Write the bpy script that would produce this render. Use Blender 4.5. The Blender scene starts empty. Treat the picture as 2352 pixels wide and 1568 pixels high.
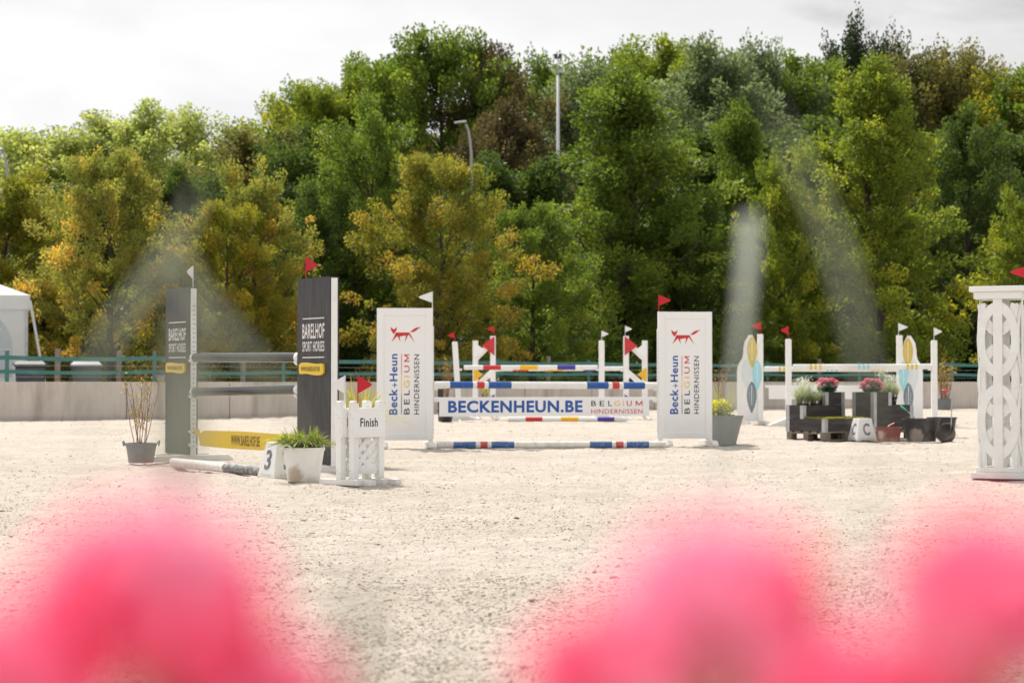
import bpy, math, random
import numpy as np
from mathutils import Vector, Matrix, Euler
R = math.radians
PI = math.pi
sc = bpy.context.scene
COL = sc.collection

# ---------------------------------------------------------------- camera, sky, sun, exposure
CAM_H = 0.88
cam_d = bpy.data.cameras.new('camera'); cam = bpy.data.objects.new('camera', cam_d); COL.objects.link(cam)
cam.location = (0, 0, CAM_H)
cam.rotation_euler = (R(90 + 1.153), 0, 0)
cam_d.sensor_width = 36; cam_d.lens = 70.0
cam_d.clip_start = 0.05; cam_d.clip_end = 3000
cam_d.dof.use_dof = True; cam_d.dof.focus_distance = 14.5; cam_d.dof.aperture_fstop = 4.5
sc.camera = cam

SUN_EL, SUN_AZ = 50.0, -28.0            # sun high, beyond the trees, a little to the left
world = bpy.data.worlds.new('World'); sc.world = world; world.use_nodes = True
wn, wl = world.node_tree.nodes, world.node_tree.links
wn.clear()
wo = wn.new('ShaderNodeOutputWorld'); bg = wn.new('ShaderNodeBackground'); bg.inputs['Strength'].default_value = 0.1
sky = wn.new('ShaderNodeTexSky'); sky.sky_type = 'NISHITA'; sky.sun_disc = False
sky.sun_elevation = R(SUN_EL); sky.sun_rotation = R(SUN_AZ); sky.dust_density = 2.0
tc = wn.new('ShaderNodeTexCoord')
mp = wn.new('ShaderNodeMapping'); mp.inputs['Scale'].default_value = (1, 1, 2.3); mp.inputs['Location'].default_value = (5.2, 1.0, 0.23)
n1 = wn.new('ShaderNodeTexNoise'); n1.inputs['Scale'].default_value = 5.6; n1.inputs['Detail'].default_value = 7; n1.inputs['Roughness'].default_value = 0.52
n1.inputs['Distortion'].default_value = 0.35
cr = wn.new('ShaderNodeValToRGB')
cr.color_ramp.elements[0].position = 0.28; cr.color_ramp.elements[0].color = (0.34, 0.335, 0.34, 1)
cr.color_ramp.elements[1].position = 0.66; cr.color_ramp.elements[1].color = (0.520, 0.520, 0.524, 1)
e = cr.color_ramp.elements.new(0.40); e.color = (0.45, 0.445, 0.445, 1)
e = cr.color_ramp.elements.new(0.50); e.color = (0.465, 0.465, 0.47, 1)
# broad weather: the grey undersides thicken to the right, the veil is thin to the left
sx = wn.new('ShaderNodeSeparateXYZ')
shift = wn.new('ShaderNodeMath'); shift.operation = 'MULTIPLY_ADD'; shift.inputs[1].default_value = -0.14; shift.inputs[2].default_value = 0.0
add = wn.new('ShaderNodeMath'); add.operation = 'ADD'
mul = wn.new('ShaderNodeVectorMath'); mul.operation = 'SCALE'; mul.inputs['Scale'].default_value = 10.0
n2 = wn.new('ShaderNodeTexNoise'); n2.inputs['Scale'].default_value = 2.2; n2.inputs['Detail'].default_value = 4
mr = wn.new('ShaderNodeMapRange'); mr.inputs['From Min'].default_value = 0.62; mr.inputs['From Max'].default_value = 0.75
mr.inputs['To Min'].default_value = 0.0; mr.inputs['To Max'].default_value = 0.25
mx = wn.new('ShaderNodeMix'); mx.data_type = 'RGBA'
wl.new(tc.outputs['Generated'], mp.inputs[0]); wl.new(mp.outputs[0], n1.inputs['Vector']); wl.new(mp.outputs[0], n2.inputs['Vector'])
wl.new(tc.outputs['Generated'], sx.inputs[0]); wl.new(sx.outputs['X'], shift.inputs[0])
wl.new(n1.outputs['Fac'], add.inputs[0]); wl.new(shift.outputs[0], add.inputs[1]); wl.new(add.outputs[0], cr.inputs[0])
wl.new(cr.outputs[0], mul.inputs[0])
wl.new(n2.outputs['Fac'], mr.inputs[0]); wl.new(mr.outputs[0], mx.inputs['Factor'])
wl.new(mul.outputs[0], mx.inputs['A']); wl.new(sky.outputs[0], mx.inputs['B'])
wl.new(mx.outputs['Result'], bg.inputs['Color']); wl.new(bg.outputs[0], wo.inputs['Surface'])

sd = bpy.data.lights.new('sun', 'SUN'); sd.energy = 2.9; sd.angle = R(3.0); sd.color = (1.0, 0.94, 0.85)
sun = bpy.data.objects.new('sun', sd); COL.objects.link(sun)
sv = Vector((math.sin(R(SUN_AZ)) * math.cos(R(SUN_EL)), math.cos(R(SUN_AZ)) * math.cos(R(SUN_EL)), math.sin(R(SUN_EL))))
sun.rotation_euler = sv.to_track_quat('Z', 'Y').to_euler(); sun.location = sv * 60

sc.view_settings.view_transform = 'Standard'; sc.view_settings.look = 'None'
sc.view_settings.gamma = 1; sc.view_settings.use_curve_mapping = False
sc.view_settings.exposure = 0.96
sc.render.engine = 'CYCLES'
sc.cycles.use_denoising = True
sc.cycles.max_bounces = 9; sc.cycles.diffuse_bounces = 7; sc.cycles.glossy_bounces = 2
sc.cycles.transmission_bounces = 7; sc.cycles.transparent_max_bounces = 4
sc.cycles.sample_clamp_indirect = 6

# ---------------------------------------------------------------- surveying: where things stand
F, CX, HY = 4573.0, 1176.0, 876.0
def D(y): return CAM_H * F / (y - HY)            # how far off a mark on level ground is
def X(x, d): return (x - CX) / F * d
def Z(y, d): return CAM_H + (HY - y) / F * d

# ---------------------------------------------------------------- materials
MATS = {}
def mat(name, col, rough=0.6, var=0.12, scale=6.0, dirt=None, damt=0.0, dscale=3.0, metal=0.0, bump=0.0,
        bscale=60.0, stretch=(1, 1, 1), trans=0.0, spec=0.4, coord='Object', lowdirt=None, blot=None):
    if name in MATS: return MATS[name]
    m = bpy.data.materials.new(name); m.use_nodes = True
    n, l = m.node_tree.nodes, m.node_tree.links
    b = n['Principled BSDF']
    b.inputs['Roughness'].default_value = rough; b.inputs['Metallic'].default_value = metal
    b.inputs['Specular IOR Level'].default_value = spec
    t = n.new('ShaderNodeTexCoord'); mpn = n.new('ShaderNodeMapping'); mpn.inputs['Scale'].default_value = stretch
    l.new(t.outputs[coord], mpn.inputs[0])
    ns = n.new('ShaderNodeTexNoise'); ns.inputs['Scale'].default_value = scale; ns.inputs['Detail'].default_value = 6
    ns.inputs['Roughness'].default_value = 0.6
    l.new(mpn.outputs[0], ns.inputs['Vector'])
    mrn = n.new('ShaderNodeMapRange'); mrn.inputs['From Min'].default_value = 0.3; mrn.inputs['From Max'].default_value = 0.7
    mrn.inputs['To Min'].default_value = 1 - var; mrn.inputs['To Max'].default_value = 1 + var * 0.6
    l.new(ns.outputs['Fac'], mrn.inputs[0])
    sca = n.new('ShaderNodeVectorMath'); sca.operation = 'SCALE'; sca.inputs[0].default_value = col[:3]
    l.new(mrn.outputs[0], sca.inputs['Scale'])
    out = sca.outputs[0]
    if dirt is not None:
        nd = n.new('ShaderNodeTexNoise'); nd.inputs['Scale'].default_value = dscale; nd.inputs['Detail'].default_value = 9
        nd.inputs['Roughness'].default_value = 0.68; nd.inputs['Distortion'].default_value = 0.4
        l.new(mpn.outputs[0], nd.inputs['Vector'])
        mrd = n.new('ShaderNodeMapRange'); mrd.inputs['From Min'].default_value = 0.48; mrd.inputs['From Max'].default_value = 0.72
        mrd.inputs['To Max'].default_value = damt
        l.new(nd.outputs['Fac'], mrd.inputs[0])
        fac = mrd.outputs[0]
        if lowdirt is not None:                      # splashed dirt clings to the lowest hand's breadth
            sxn = n.new('ShaderNodeSeparateXYZ'); l.new(t.outputs[coord], sxn.inputs[0])
            ml = n.new('ShaderNodeMapRange'); ml.inputs['From Min'].default_value = 0.0; ml.inputs['From Max'].default_value = lowdirt
            ml.inputs['To Min'].default_value = 0.75; ml.inputs['To Max'].default_value = 0.0
            l.new(sxn.outputs['Z'], ml.inputs[0])
            mm = n.new('ShaderNodeMath'); mm.operation = 'MULTIPLY'; l.new(ml.outputs[0], mm.inputs[0]); l.new(ns.outputs['Fac'], mm.inputs[1])
            ma = n.new('ShaderNodeMath'); ma.operation = 'ADD'; ma.use_clamp = True
            l.new(mm.outputs[0], ma.inputs[0]); l.new(fac, ma.inputs[1]); fac = ma.outputs[0]
        mxn = n.new('ShaderNodeMix'); mxn.data_type = 'RGBA'; mxn.inputs['B'].default_value = (*dirt, 1)
        l.new(fac, mxn.inputs['Factor']); l.new(out, mxn.inputs['A']); out = mxn.outputs['Result']
    if blot is not None:                             # one big stain: (x, y, z, radius, colour)
        vm = n.new('ShaderNodeVectorMath'); vm.operation = 'DISTANCE'; vm.inputs[1].default_value = blot[:3]
        l.new(t.outputs['Object'], vm.inputs[0])
        nb2 = n.new('ShaderNodeTexNoise'); nb2.inputs['Scale'].default_value = 14; nb2.inputs['Detail'].default_value = 7; nb2.inputs['Roughness'].default_value = 0.7
        l.new(t.outputs['Object'], nb2.inputs['Vector'])
        mb2 = n.new('ShaderNodeMath'); mb2.operation = 'MULTIPLY_ADD'; mb2.inputs[1].default_value = 0.16; l.new(nb2.outputs['Fac'], mb2.inputs[0]); l.new(vm.outputs['Value'], mb2.inputs[2])
        mr2 = n.new('ShaderNodeMapRange'); mr2.inputs['From Min'].default_value = blot[3] + 0.10; mr2.inputs['From Max'].default_value = blot[3] + 0.055
        mr2.inputs['To Max'].default_value = 0.9; l.new(mb2.outputs[0], mr2.inputs[0])
        mx2 = n.new('ShaderNodeMix'); mx2.data_type = 'RGBA'; mx2.inputs['B'].default_value = (*blot[4], 1)
        l.new(mr2.outputs[0], mx2.inputs['Factor']); l.new(out, mx2.inputs['A']); out = mx2.outputs['Result']
    l.new(out, b.inputs['Base Color'])
    if bump:
        nb = n.new('ShaderNodeTexNoise'); nb.inputs['Scale'].default_value = bscale; nb.inputs['Detail'].default_value = 4
        l.new(mpn.outputs[0], nb.inputs['Vector'])
        bp = n.new('ShaderNodeBump'); bp.inputs['Strength'].default_value = bump; bp.inputs['Distance'].default_value = 0.01
        l.new(nb.outputs['Fac'], bp.inputs['Height']); l.new(bp.outputs[0], b.inputs['Normal'])
    if trans:
        tr = n.new('ShaderNodeBsdfTranslucent'); l.new(out, tr.inputs['Color'])
        ms = n.new('ShaderNodeMixShader'); ms.inputs[0].default_value = trans
        l.new(b.outputs[0], ms.inputs[1]); l.new(tr.outputs[0], ms.inputs[2]); l.new(ms.outputs[0], n['Material Output'].inputs['Surface'])
    MATS[name] = m
    return m

def leaf_mat(name, ca, cb, cc=None, trans=0.5, tboost=1.85, rough=0.5, tb=0.62):
    """leaf colours from ca to cb by the leaf's own age ('hue' attribute), with a rarer third colour cc"""
    if name in MATS: return MATS[name]
    m = bpy.data.materials.new(name); m.use_nodes = True
    n, l = m.node_tree.nodes, m.node_tree.links
    b = n['Principled BSDF']; b.inputs['Roughness'].default_value = rough; b.inputs['Specular IOR Level'].default_value = 0.2
    if name.startswith('leaf_'): ca, cb, cc = [None if q is None else tuple(v * 1.4 for v in q) for q in (ca, cb, cc)]
    a = n.new('ShaderNodeAttribute'); a.attribute_name = 'hue'
    ramp = n.new('ShaderNodeValToRGB')
    ramp.color_ramp.elements[0].position = 0.15; ramp.color_ramp.elements[0].color = (*ca, 1)
    ramp.color_ramp.elements[1].position = 0.75; ramp.color_ramp.elements[1].color = (*cb, 1)
    if cc:
        el = ramp.color_ramp.elements.new(0.95); el.color = (*cc, 1)
    l.new(a.outputs['Fac'], ramp.inputs[0]); l.new(ramp.outputs[0], b.inputs['Base Color'])
    tr = n.new('ShaderNodeBsdfTranslucent')
    s = n.new('ShaderNodeVectorMath'); s.operation = 'MULTIPLY'; s.inputs[1].default_value = (tboost, tboost * 1.05, tboost * tb)
    l.new(ramp.outputs[0], s.inputs[0]); l.new(s.outputs[0], tr.inputs['Color'])
    ms = n.new('ShaderNodeMixShader'); ms.inputs[0].default_value = trans
    l.new(b.outputs[0], ms.inputs[1]); l.new(tr.outputs[0], ms.inputs[2]); l.new(ms.outputs[0], n['Material Output'].inputs['Surface'])
    MATS[name] = m
    return m

SANDC = (0.50, 0.43, 0.35)
WHITE = mat('white_paint', (0.83, 0.83, 0.82), 0.45, 0.04, 3, dirt=(0.50, 0.45, 0.38), damt=0.28, dscale=5, bump=0.08, lowdirt=0.16)
WHITE_CLEAN = mat('white_board', (0.85, 0.85, 0.85), 0.4, 0.02, 2, dirt=(0.6, 0.56, 0.5), damt=0.10, dscale=4, lowdirt=0.5)
WHITE_POLE = mat('white_pole', (0.79, 0.79, 0.78), 0.4, 0.04, 4, dirt=(0.45, 0.4, 0.34), damt=0.3, dscale=9)
WHITE_OLD = mat('worn_white_pole', (0.70, 0.68, 0.64), 0.6, 0.08, 4, dirt=(0.35, 0.30, 0.24), damt=0.6, dscale=14, bump=0.2)
BLUE = mat('blue_band', (0.008, 0.085, 0.33), 0.4, 0.08, 8, dirt=(0.3, 0.3, 0.36), damt=0.2, dscale=22)
BLUE_DUSTY = mat('dusty_blue_band', (0.025, 0.10, 0.30), 0.6, 0.1, 12, dirt=(0.4, 0.38, 0.4), damt=0.7, dscale=40)
RED = mat('red_band', (0.56, 0.025, 0.03), 0.4, 0.08, 8, dirt=(0.5, 0.3, 0.28), damt=0.2, dscale=22)
RED_DUSTY = mat('dusty_red_band', (0.48, 0.05, 0.05), 0.6, 0.1, 12, dirt=(0.5, 0.4, 0.38), damt=0.6, dscale=40)
YELLOW = mat('yellow_band', (0.80, 0.46, 0.02), 0.4, 0.06, 8)
VIOLET = mat('violet_band', (0.06, 0.04, 0.33), 0.4, 0.06, 8)
FLAG_RED = mat('red_flag', (0.62, 0.03, 0.05), 0.55, 0.06, 5, trans=0.35)
FLAG_WHITE = mat('white_flag', (0.80, 0.80, 0.80), 0.55, 0.04, 5, trans=0.3)
CHAR = mat('charcoal_board', (0.036, 0.034, 0.038), 0.45, 0.25, 5, dirt=(0.22, 0.21, 0.2), damt=0.20, dscale=3, stretch=(7, 7, 0.8), bump=0.06, spec=0.35)
BLACK_POLE = mat('black_pole', (0.012, 0.012, 0.014), 0.16, 0.2, 6, dirt=(0.2, 0.19, 0.18), damt=0.10, dscale=12, spec=0.5)
BLACK_OLD = mat('scuffed_black_band', (0.14, 0.14, 0.145), 0.6, 0.2, 6, dirt=(0.55, 0.52, 0.48), damt=1.0, dscale=22)
YPLANK = mat('yellow_board', (0.78, 0.54, 0.045), 0.45, 0.06, 3, dirt=(0.6, 0.45, 0.15), damt=0.2)
LETTER_W = mat('white_lettering', (0.78, 0.76, 0.74), 0.5, 0.05, 20)
LETTER_K = mat('black_lettering', (0.02, 0.018, 0.018), 0.5, 0.1, 20)
LETTER_DIM = mat('brown_lettering', (0.17, 0.11, 0.03), 0.6, 0.1, 20)
LETTER_B = mat('blue_lettering', (0.010, 0.082, 0.36), 0.45, 0.06, 20, dirt=(0.4, 0.45, 0.6), damt=0.2, dscale=30)
LETTER_R = mat('red_lettering', (0.60, 0.035, 0.035), 0.5, 0.05, 20)
LETTER_Y = mat('gold_lettering', (0.82, 0.50, 0.02), 0.5, 0.05, 20)
LETTER_G = mat('grey_lettering', (0.13, 0.135, 0.15), 0.5, 0.1, 20, dirt=(0.6, 0.6, 0.58), damt=0.5, dscale=26)
CONC = mat('concrete', (0.58, 0.525, 0.47), 0.85, 0.12, 1.6, dirt=(0.27, 0.22, 0.18), damt=0.6, lowdirt=0.12, dscale=1.2, stretch=(1.5, 1.5, 0.35), bump=0.35, bscale=30)
TEAL = mat('teal_rail', (0.042, 0.165, 0.15), 0.45, 0.1, 4, dirt=(0.2, 0.28, 0.26), damt=0.3)
WOODG = mat('grey_wood', (0.24, 0.20, 0.17), 0.8, 0.25, 4, stretch=(6, 6, 0.7), bump=0.3)
BLACKWOOD = mat('black_stained_wood', (0.035, 0.030, 0.029), 0.6, 0.25, 5, dirt=(0.17, 0.145, 0.12), damt=0.30, dscale=4, stretch=(1, 1, 5), bump=0.2)
GALV = mat('galvanised_steel', (0.48, 0.48, 0.49), 0.38, 0.2, 9, metal=0.6, dirt=(0.3, 0.28, 0.26), damt=0.4)
PALLET = mat('pallet_wood', (0.22, 0.18, 0.145), 0.85, 0.25, 5, dirt=(0.1, 0.08, 0.07), damt=0.4, bump=0.3)
SOIL = mat('potting_soil', (0.045, 0.032, 0.022), 0.95, 0.4, 30, bump=0.6)
BPLASTIC = mat('black_plastic', (0.022, 0.021, 0.023), 0.42, 0.2, 6, spec=0.5)
RUBBER = mat('dusty_rubber', (0.045, 0.043, 0.043), 0.6, 0.2, 5, dirt=(0.22, 0.19, 0.17), damt=0.6, dscale=3.2, lowdirt=0.08, blot=(-.12, -.22, .08, .11, (.30, .26, .23)))
REDPL = mat('faded_red_plastic', (0.20, 0.055, 0.048), 0.55, 0.15, 5, dirt=(0.40, 0.30, 0.25), damt=0.6, dscale=4, lowdirt=0.08, blot=(-.14, -.10, .10, .07, (.42, .34, .29)))
WPLASTIC = mat('white_plastic', (0.78, 0.78, 0.77), 0.38, 0.03, 3, dirt=(0.36, 0.28, 0.20), damt=0.35, dscale=2.6, lowdirt=0.06, blot=(-.075, -.14, .055, .085, (.44, .33, .24)))
GPLASTIC = mat('grey_plastic', (0.16, 0.17, 0.17), 0.45, 0.1, 4, dirt=(0.30, 0.28, 0.24), damt=0.35)
DGPLASTIC = mat('bin_plastic', (0.07, 0.078, 0.092), 0.55, 0.1, 4, dirt=(0.3, 0.3, 0.3), damt=0.2, spec=0.25)
ZINC = mat('zinc_tub', (0.26, 0.26, 0.265), 0.5, 0.15, 6, metal=0.2, dirt=(0.34, 0.28, 0.22), damt=0.7, dscale=4, lowdirt=0.15)
TENTM = mat('tent_canvas', (0.87, 0.87, 0.87), 0.5, 0.03, 2, trans=0.5, bump=0.05, bscale=4)
TENTW = mat('tent_window', (0.52, 0.55, 0.58), 0.25, 0.1, 3)
STRAPM = mat('pale_strap', (0.62, 0.70, 0.48), 0.6)
MASTM = mat('galvanised_mast', (0.55, 0.56, 0.57), 0.5, 0.08, 2)
BARK = mat('bark', (0.075, 0.055, 0.042), 0.9, 0.35, 6, stretch=(3, 3, 0.7), bump=0.6, bscale=20)
TWIG = mat('reddish_twig', (0.24, 0.12, 0.10), 0.7, 0.2, 10)
MINT = mat('mint_handle', (0.09, 0.50, 0.36), 0.4)
REDGRIP = mat('red_grip', (0.66, 0.04, 0.04), 0.4)
LBLUE = mat('pale_blue_leaf', (0.33, 0.66, 0.74), 0.45, 0.1, 3)
PBLUE = mat('faint_blue_leaf', (0.68, 0.74, 0.77), 0.45, 0.05, 3)
MUSTARD = mat('mustard_leaf', (0.66, 0.50, 0.09), 0.45, 0.15, 3)
SLATE = mat('slate_leaf', (0.20, 0.25, 0.29), 0.45, 0.25, 3)
STEM = mat('green_stem', (0.13, 0.2, 0.05), 0.6, 0.2, 10, trans=0.2)

G_SOD = leaf_mat('moss', (0.22, 0.24, 0.03), (0.34, 0.30, 0.05))
G_STRAP = leaf_mat('strappy_leaf', (0.10, 0.17, 0.03), (0.24, 0.28, 0.05), (0.36, 0.14, 0.05), trans=0.4)
G_STRAP2 = leaf_mat('yellowing_leaf', (0.20, 0.26, 0.05), (0.42, 0.38, 0.07), (0.50, 0.30, 0.06), trans=0.4)
G_BROAD = leaf_mat('broad_leaf', (0.26, 0.42, 0.04), (0.42, 0.46, 0.04), trans=0.5)
G_PALE = leaf_mat('feather_grass', (0.20, 0.27, 0.09), (0.52, 0.55, 0.36), (0.76, 0.76, 0.68), trans=0.4, tboost=1.1, tb=0.95)
G_BLUE = leaf_mat('bluish_leaf', (0.035, 0.09, 0.06), (0.12, 0.22, 0.19), trans=0.3)
G_YEL = leaf_mat('yellow_flower', (0.42, 0.50, 0.06), (0.85, 0.74, 0.10), trans=0.4, tboost=1.1)
G_DRY = leaf_mat('dry_leaf', (0.20, 0.17, 0.06), (0.40, 0.31, 0.08), (0.50, 0.30, 0.05), trans=0.4)
G_ROSE = leaf_mat('rose_petal', (0.80, 0.17, 0.26), (0.92, 0.40, 0.48), (0.94, 0.52, 0.58), trans=0.45, tboost=1.0, tb=1.0)
G_PINK = leaf_mat('pink_petal', (0.99, 0.10, 0.28), (0.99, 0.46, 0.68), (0.99, 0.70, 0.84), trans=0.72, tboost=1.01, tb=1.0)

# ---------------------------------------------------------------- mesh builder
class MB:
    def __init__(s): s.v = []; s.f = []; s.m = []
    def add(s, vs, fs, mi=0, M=None):
        b = len(s.v)
        s.v += [tuple(M @ Vector(p)) if M is not None else tuple(p) for p in vs]
        s.f += [tuple(b + i for i in f) for f in fs]; s.m += [mi] * len(fs)
        return s
    def box(s, x0, x1, y0, y1, z0, z1, mi=0, M=None):
        vs = [(x, y, z) for z in (z0, z1) for y in (y0, y1) for x in (x0, x1)]
        return s.add(vs, [(0, 2, 3, 1), (4, 5, 7, 6), (0, 1, 5, 4), (2, 6, 7, 3), (0, 4, 6, 2), (1, 3, 7, 5)], mi, M)
    def prism(s, poly, y0, y1, mi=0, M=None):
        """outline given as (x, z), thick from y0 to y1"""
        n = len(poly)
        a = sum(poly[i][0] * poly[(i + 1) % n][1] - poly[(i + 1) % n][0] * poly[i][1] for i in range(n))
        if a < 0: poly = poly[::-1]
        vs = [(p[0], y0, p[1]) for p in poly] + [(p[0], y1, p[1]) for p in poly]
        fs = [tuple(range(n)), tuple(range(2 * n - 1, n - 1, -1))]
        fs += [(i + n, (i + 1) % n + n, (i + 1) % n, i) for i in range(n)]
        return s.add(vs, fs, mi, M)
    def tube(s, pts, r, n=8, mi=0, cap=True, M=None):
        pts = [Vector(p) for p in pts]; k = len(pts)
        rs = r if isinstance(r, (list, tuple)) else [r] * k
        vs, fs = [], []
        up = Vector((0, 0, 1))
        for i, p in enumerate(pts):
            t = (pts[min(i + 1, k - 1)] - pts[max(i - 1, 0)]).normalized()
            a = t.cross(up)
            if a.length < 0.05: a = t.cross(Vector((1, 0, 0)))
            a.normalize(); b = t.cross(a)
            vs += [tuple(p + (a * math.cos(2 * PI * j / n) + b * math.sin(2 * PI * j / n)) * rs[i]) for j in range(n)]
        for i in range(k - 1):
            for j in range(n):
                fs.append((i * n + j, (i + 1) * n + j, (i + 1) * n + (j + 1) % n, i * n + (j + 1) % n))
        if cap: fs += [tuple(range(n)), tuple(range(k * n - 1, (k - 1) * n - 1, -1))]
        return s.add(vs, fs, mi, M)
    def lathe(s, prof, n=28, mi=0, sx=1, sy=1, M=None):
        vs, fs = [], []
        for r, z in prof:
            vs += [(r * sx * math.cos(2 * PI * j / n), r * sy * math.sin(2 * PI * j / n), z) for j in range(n)]
        for i in range(len(prof) - 1):
            for j in range(n):
                fs.append((i * n + j, i * n + (j + 1) % n, (i + 1) * n + (j + 1) % n, (i + 1) * n + j))
        return s.add(vs, fs, mi, M)
    def obj(s, name, mats, parent=None, bevel=0.0, smooth=False, loc=None):
        me = bpy.data.meshes.new(name); me.from_pydata(s.v, [], s.f)
        for q in (mats if isinstance(mats, (list, tuple)) else [mats]): me.materials.append(q)
        me.polygons.foreach_set('material_index', s.m)
        if smooth: me.polygons.foreach_set('use_smooth', [True] * len(s.f))
        me.update()
        o = bpy.data.objects.new(name, me); COL.objects.link(o)
        if parent is not None: o.parent = parent
        if loc is not None: o.location = loc
        if bevel:
            bm = o.modifiers.new('bevel', 'BEVEL'); bm.width = bevel; bm.segments = 2; bm.limit_method = 'ANGLE'
        return o

def tag(o, label, cat, group=None, kind=None):
    if label: o['label'] = label
    if cat: o['category'] = cat
    if group: o['group'] = group
    if kind: o['kind'] = kind
    return o
def thing(name, label, cat, loc=(0, 0, 0), rz=0.0, group=None):
    o = bpy.data.objects.new(name, None); COL.objects.link(o)
    o.location = loc; o.rotation_euler = (0, 0, rz); o.empty_display_size = 0.1
    return tag(o, label, cat, group)

def quads(name, P, mats, parent=None, hue=None, k=4, midx=None):
    """P: (n, k, 3) array, one k-gon per leaf"""
    n = len(P)
    me = bpy.data.meshes.new(name)
    me.vertices.add(n * k); me.vertices.foreach_set('co', np.ascontiguousarray(P, dtype=np.float32).ravel())
    me.loops.add(n * k); me.loops.foreach_set('vertex_index', np.arange(n * k, dtype=np.int32))
    me.polygons.add(n); me.polygons.foreach_set('loop_start', np.arange(0, n * k, k, dtype=np.int32))
    me.polygons.foreach_set('loop_total', np.full(n, k, dtype=np.int32))
    for q in (mats if isinstance(mats, (list, tuple)) else [mats]): me.materials.append(q)
    if hue is not None:
        at = me.attributes.new('hue', 'FLOAT', 'POINT'); at.data.foreach_set('value', np.repeat(hue.astype(np.float32), k))
    me.update(calc_edges=True)
    o = bpy.data.objects.new(name, me); COL.objects.link(o)
    if parent is not None: o.parent = parent
    return o

def unit(a): return a / (np.linalg.norm(a, axis=-1, keepdims=True) + 1e-9)
def leaf_quads(c, axis, L, Wd, rng, fold=0.25):
    """diamond leaves folded on the midrib"""
    n = len(c)
    side = unit(np.cross(axis, rng.normal(size=(n, 3))))
    nor = np.cross(axis, side)
    L = np.broadcast_to(L, (n,))[:, None]; Wd = np.broadcast_to(Wd, (n,))[:, None]
    a = c - axis * L * 0.5; b = c + axis * L * 0.5
    l = c - axis * L * 0.06 + side * Wd * 0.5 + nor * Wd * fold
    r = c - axis * L * 0.06 - side * Wd * 0.5 + nor * Wd * fold
    return np.stack([a, l, b, r], 1)

# value noise for relief
def vnoise(x, y, seed):
    xi = np.floor(x).astype(np.int64); yi = np.floor(y).astype(np.int64); xf = x - xi; yf = y - yi
    def h(a, b):
        q = (a * 374761393 + b * 668265263 + seed * 974634777) & 0xffffffff
        q = ((q ^ (q >> 13)) * 1274126177) & 0xffffffff
        return ((q ^ (q >> 16)) & 0xffff) / 65535.0
    u = xf * xf * (3 - 2 * xf); v = yf * yf * (3 - 2 * yf)
    return (h(xi, yi) * (1 - u) + h(xi + 1, yi) * u) * (1 - v) + (h(xi, yi + 1) * (1 - u) + h(xi + 1, yi + 1) * u) * v

# ---------------------------------------------------------------- lettering
_font = None
def lettering(parent, text, x0, x1, z0, z1, y, m, turn=False, bold=0.0, name='lettering', depth=0.0015, xf=None, sp=1.08):
    """flat print filling the rectangle x0..x1, z0..z1 on a face at y; turn = reads upward"""
    if text == 'M':
        w = .13; P = [(0, 0), (w, 0), (w, .62), (.44, .12), (.56, .12), (1 - w, .62), (1 - w, 0), (1, 0), (1, 1), (1 - w, 1), (.5, .34), (w, 1), (0, 1)]
        mp_ = (lambda a, b: (x0 + a * (x1 - x0), z0 + b * (z1 - z0))) if not turn else (lambda a, b: (x1 - b * (x1 - x0), z0 + a * (z1 - z0)))
        tris = [(0, 1, 2, 11), (0, 11, 12), (2, 3, 10, 11), (3, 4, 10), (4, 5, 9, 10), (5, 6, 7, 9), (7, 8, 9)]
        mb = MB(); mb.add([(mp_(a, b)[0], y - depth, mp_(a, b)[1]) for a, b in P], tris)
        return mb.obj(name, m, parent)
    cu = bpy.data.curves.new('glyphs', 'FONT'); cu.body = text; cu.size = 1; cu.offset = bold; cu.extrude = 0.0; cu.resolution_u = 3; cu.space_character = sp
    o = bpy.data.objects.new('glyphs', cu); COL.objects.link(o)
    dg = bpy.context.evaluated_depsgraph_get()
    me = bpy.data.meshes.new_from_object(o.evaluated_get(dg))
    bpy.data.objects.remove(o); bpy.data.curves.remove(cu)
    n = len(me.vertices); co = np.empty(n * 3, dtype=np.float32); me.vertices.foreach_get('co', co); co = co.reshape(-1, 3)
    a = co[:, 0]; b = co[:, 1]
    a = (a - a.min()) / (a.max() - a.min()); b = (b - b.min()) / (b.max() - b.min())
    if not turn: px = x0 + a * (x1 - x0); pz = z0 + b * (z1 - z0)
    else: pz = z0 + a * (z1 - z0); px = x1 - b * (x1 - x0)
    out = np.stack([px, np.full(n, y - depth), pz], 1)
    if xf is not None: out = xf(out)
    me.vertices.foreach_set('co', out.astype(np.float32).ravel()); me.update()
    me.materials.clear(); me.materials.append(m)
    me.name = name
    q = bpy.data.objects.new(name, me); COL.objects.link(q); q.parent = parent
    return q

# ---------------------------------------------------------------- wall line (curving far side of the arena)
_wt = np.array([-700, -100, 389, 1003, 1700, 2450, 3100.0]); _wy = np.array([968, 965, 961, 948, 936.8, 937.2, 938.0])
_tt = np.linspace(-800, 3200, 801); _inv = np.interp(_tt, _wt, _wy)
_ker = np.ones(71) / 71; _inv = np.convolve(np.pad(_inv, 35, mode='edge'), _ker, 'valid')
def wall_d(x): return CAM_H * F / (np.interp(x, _tt, _inv) - HY)
def wall_pt(x, back=0.0):
    d = float(wall_d(x)); return Vector((X(x, d), d + back, 0))

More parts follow.
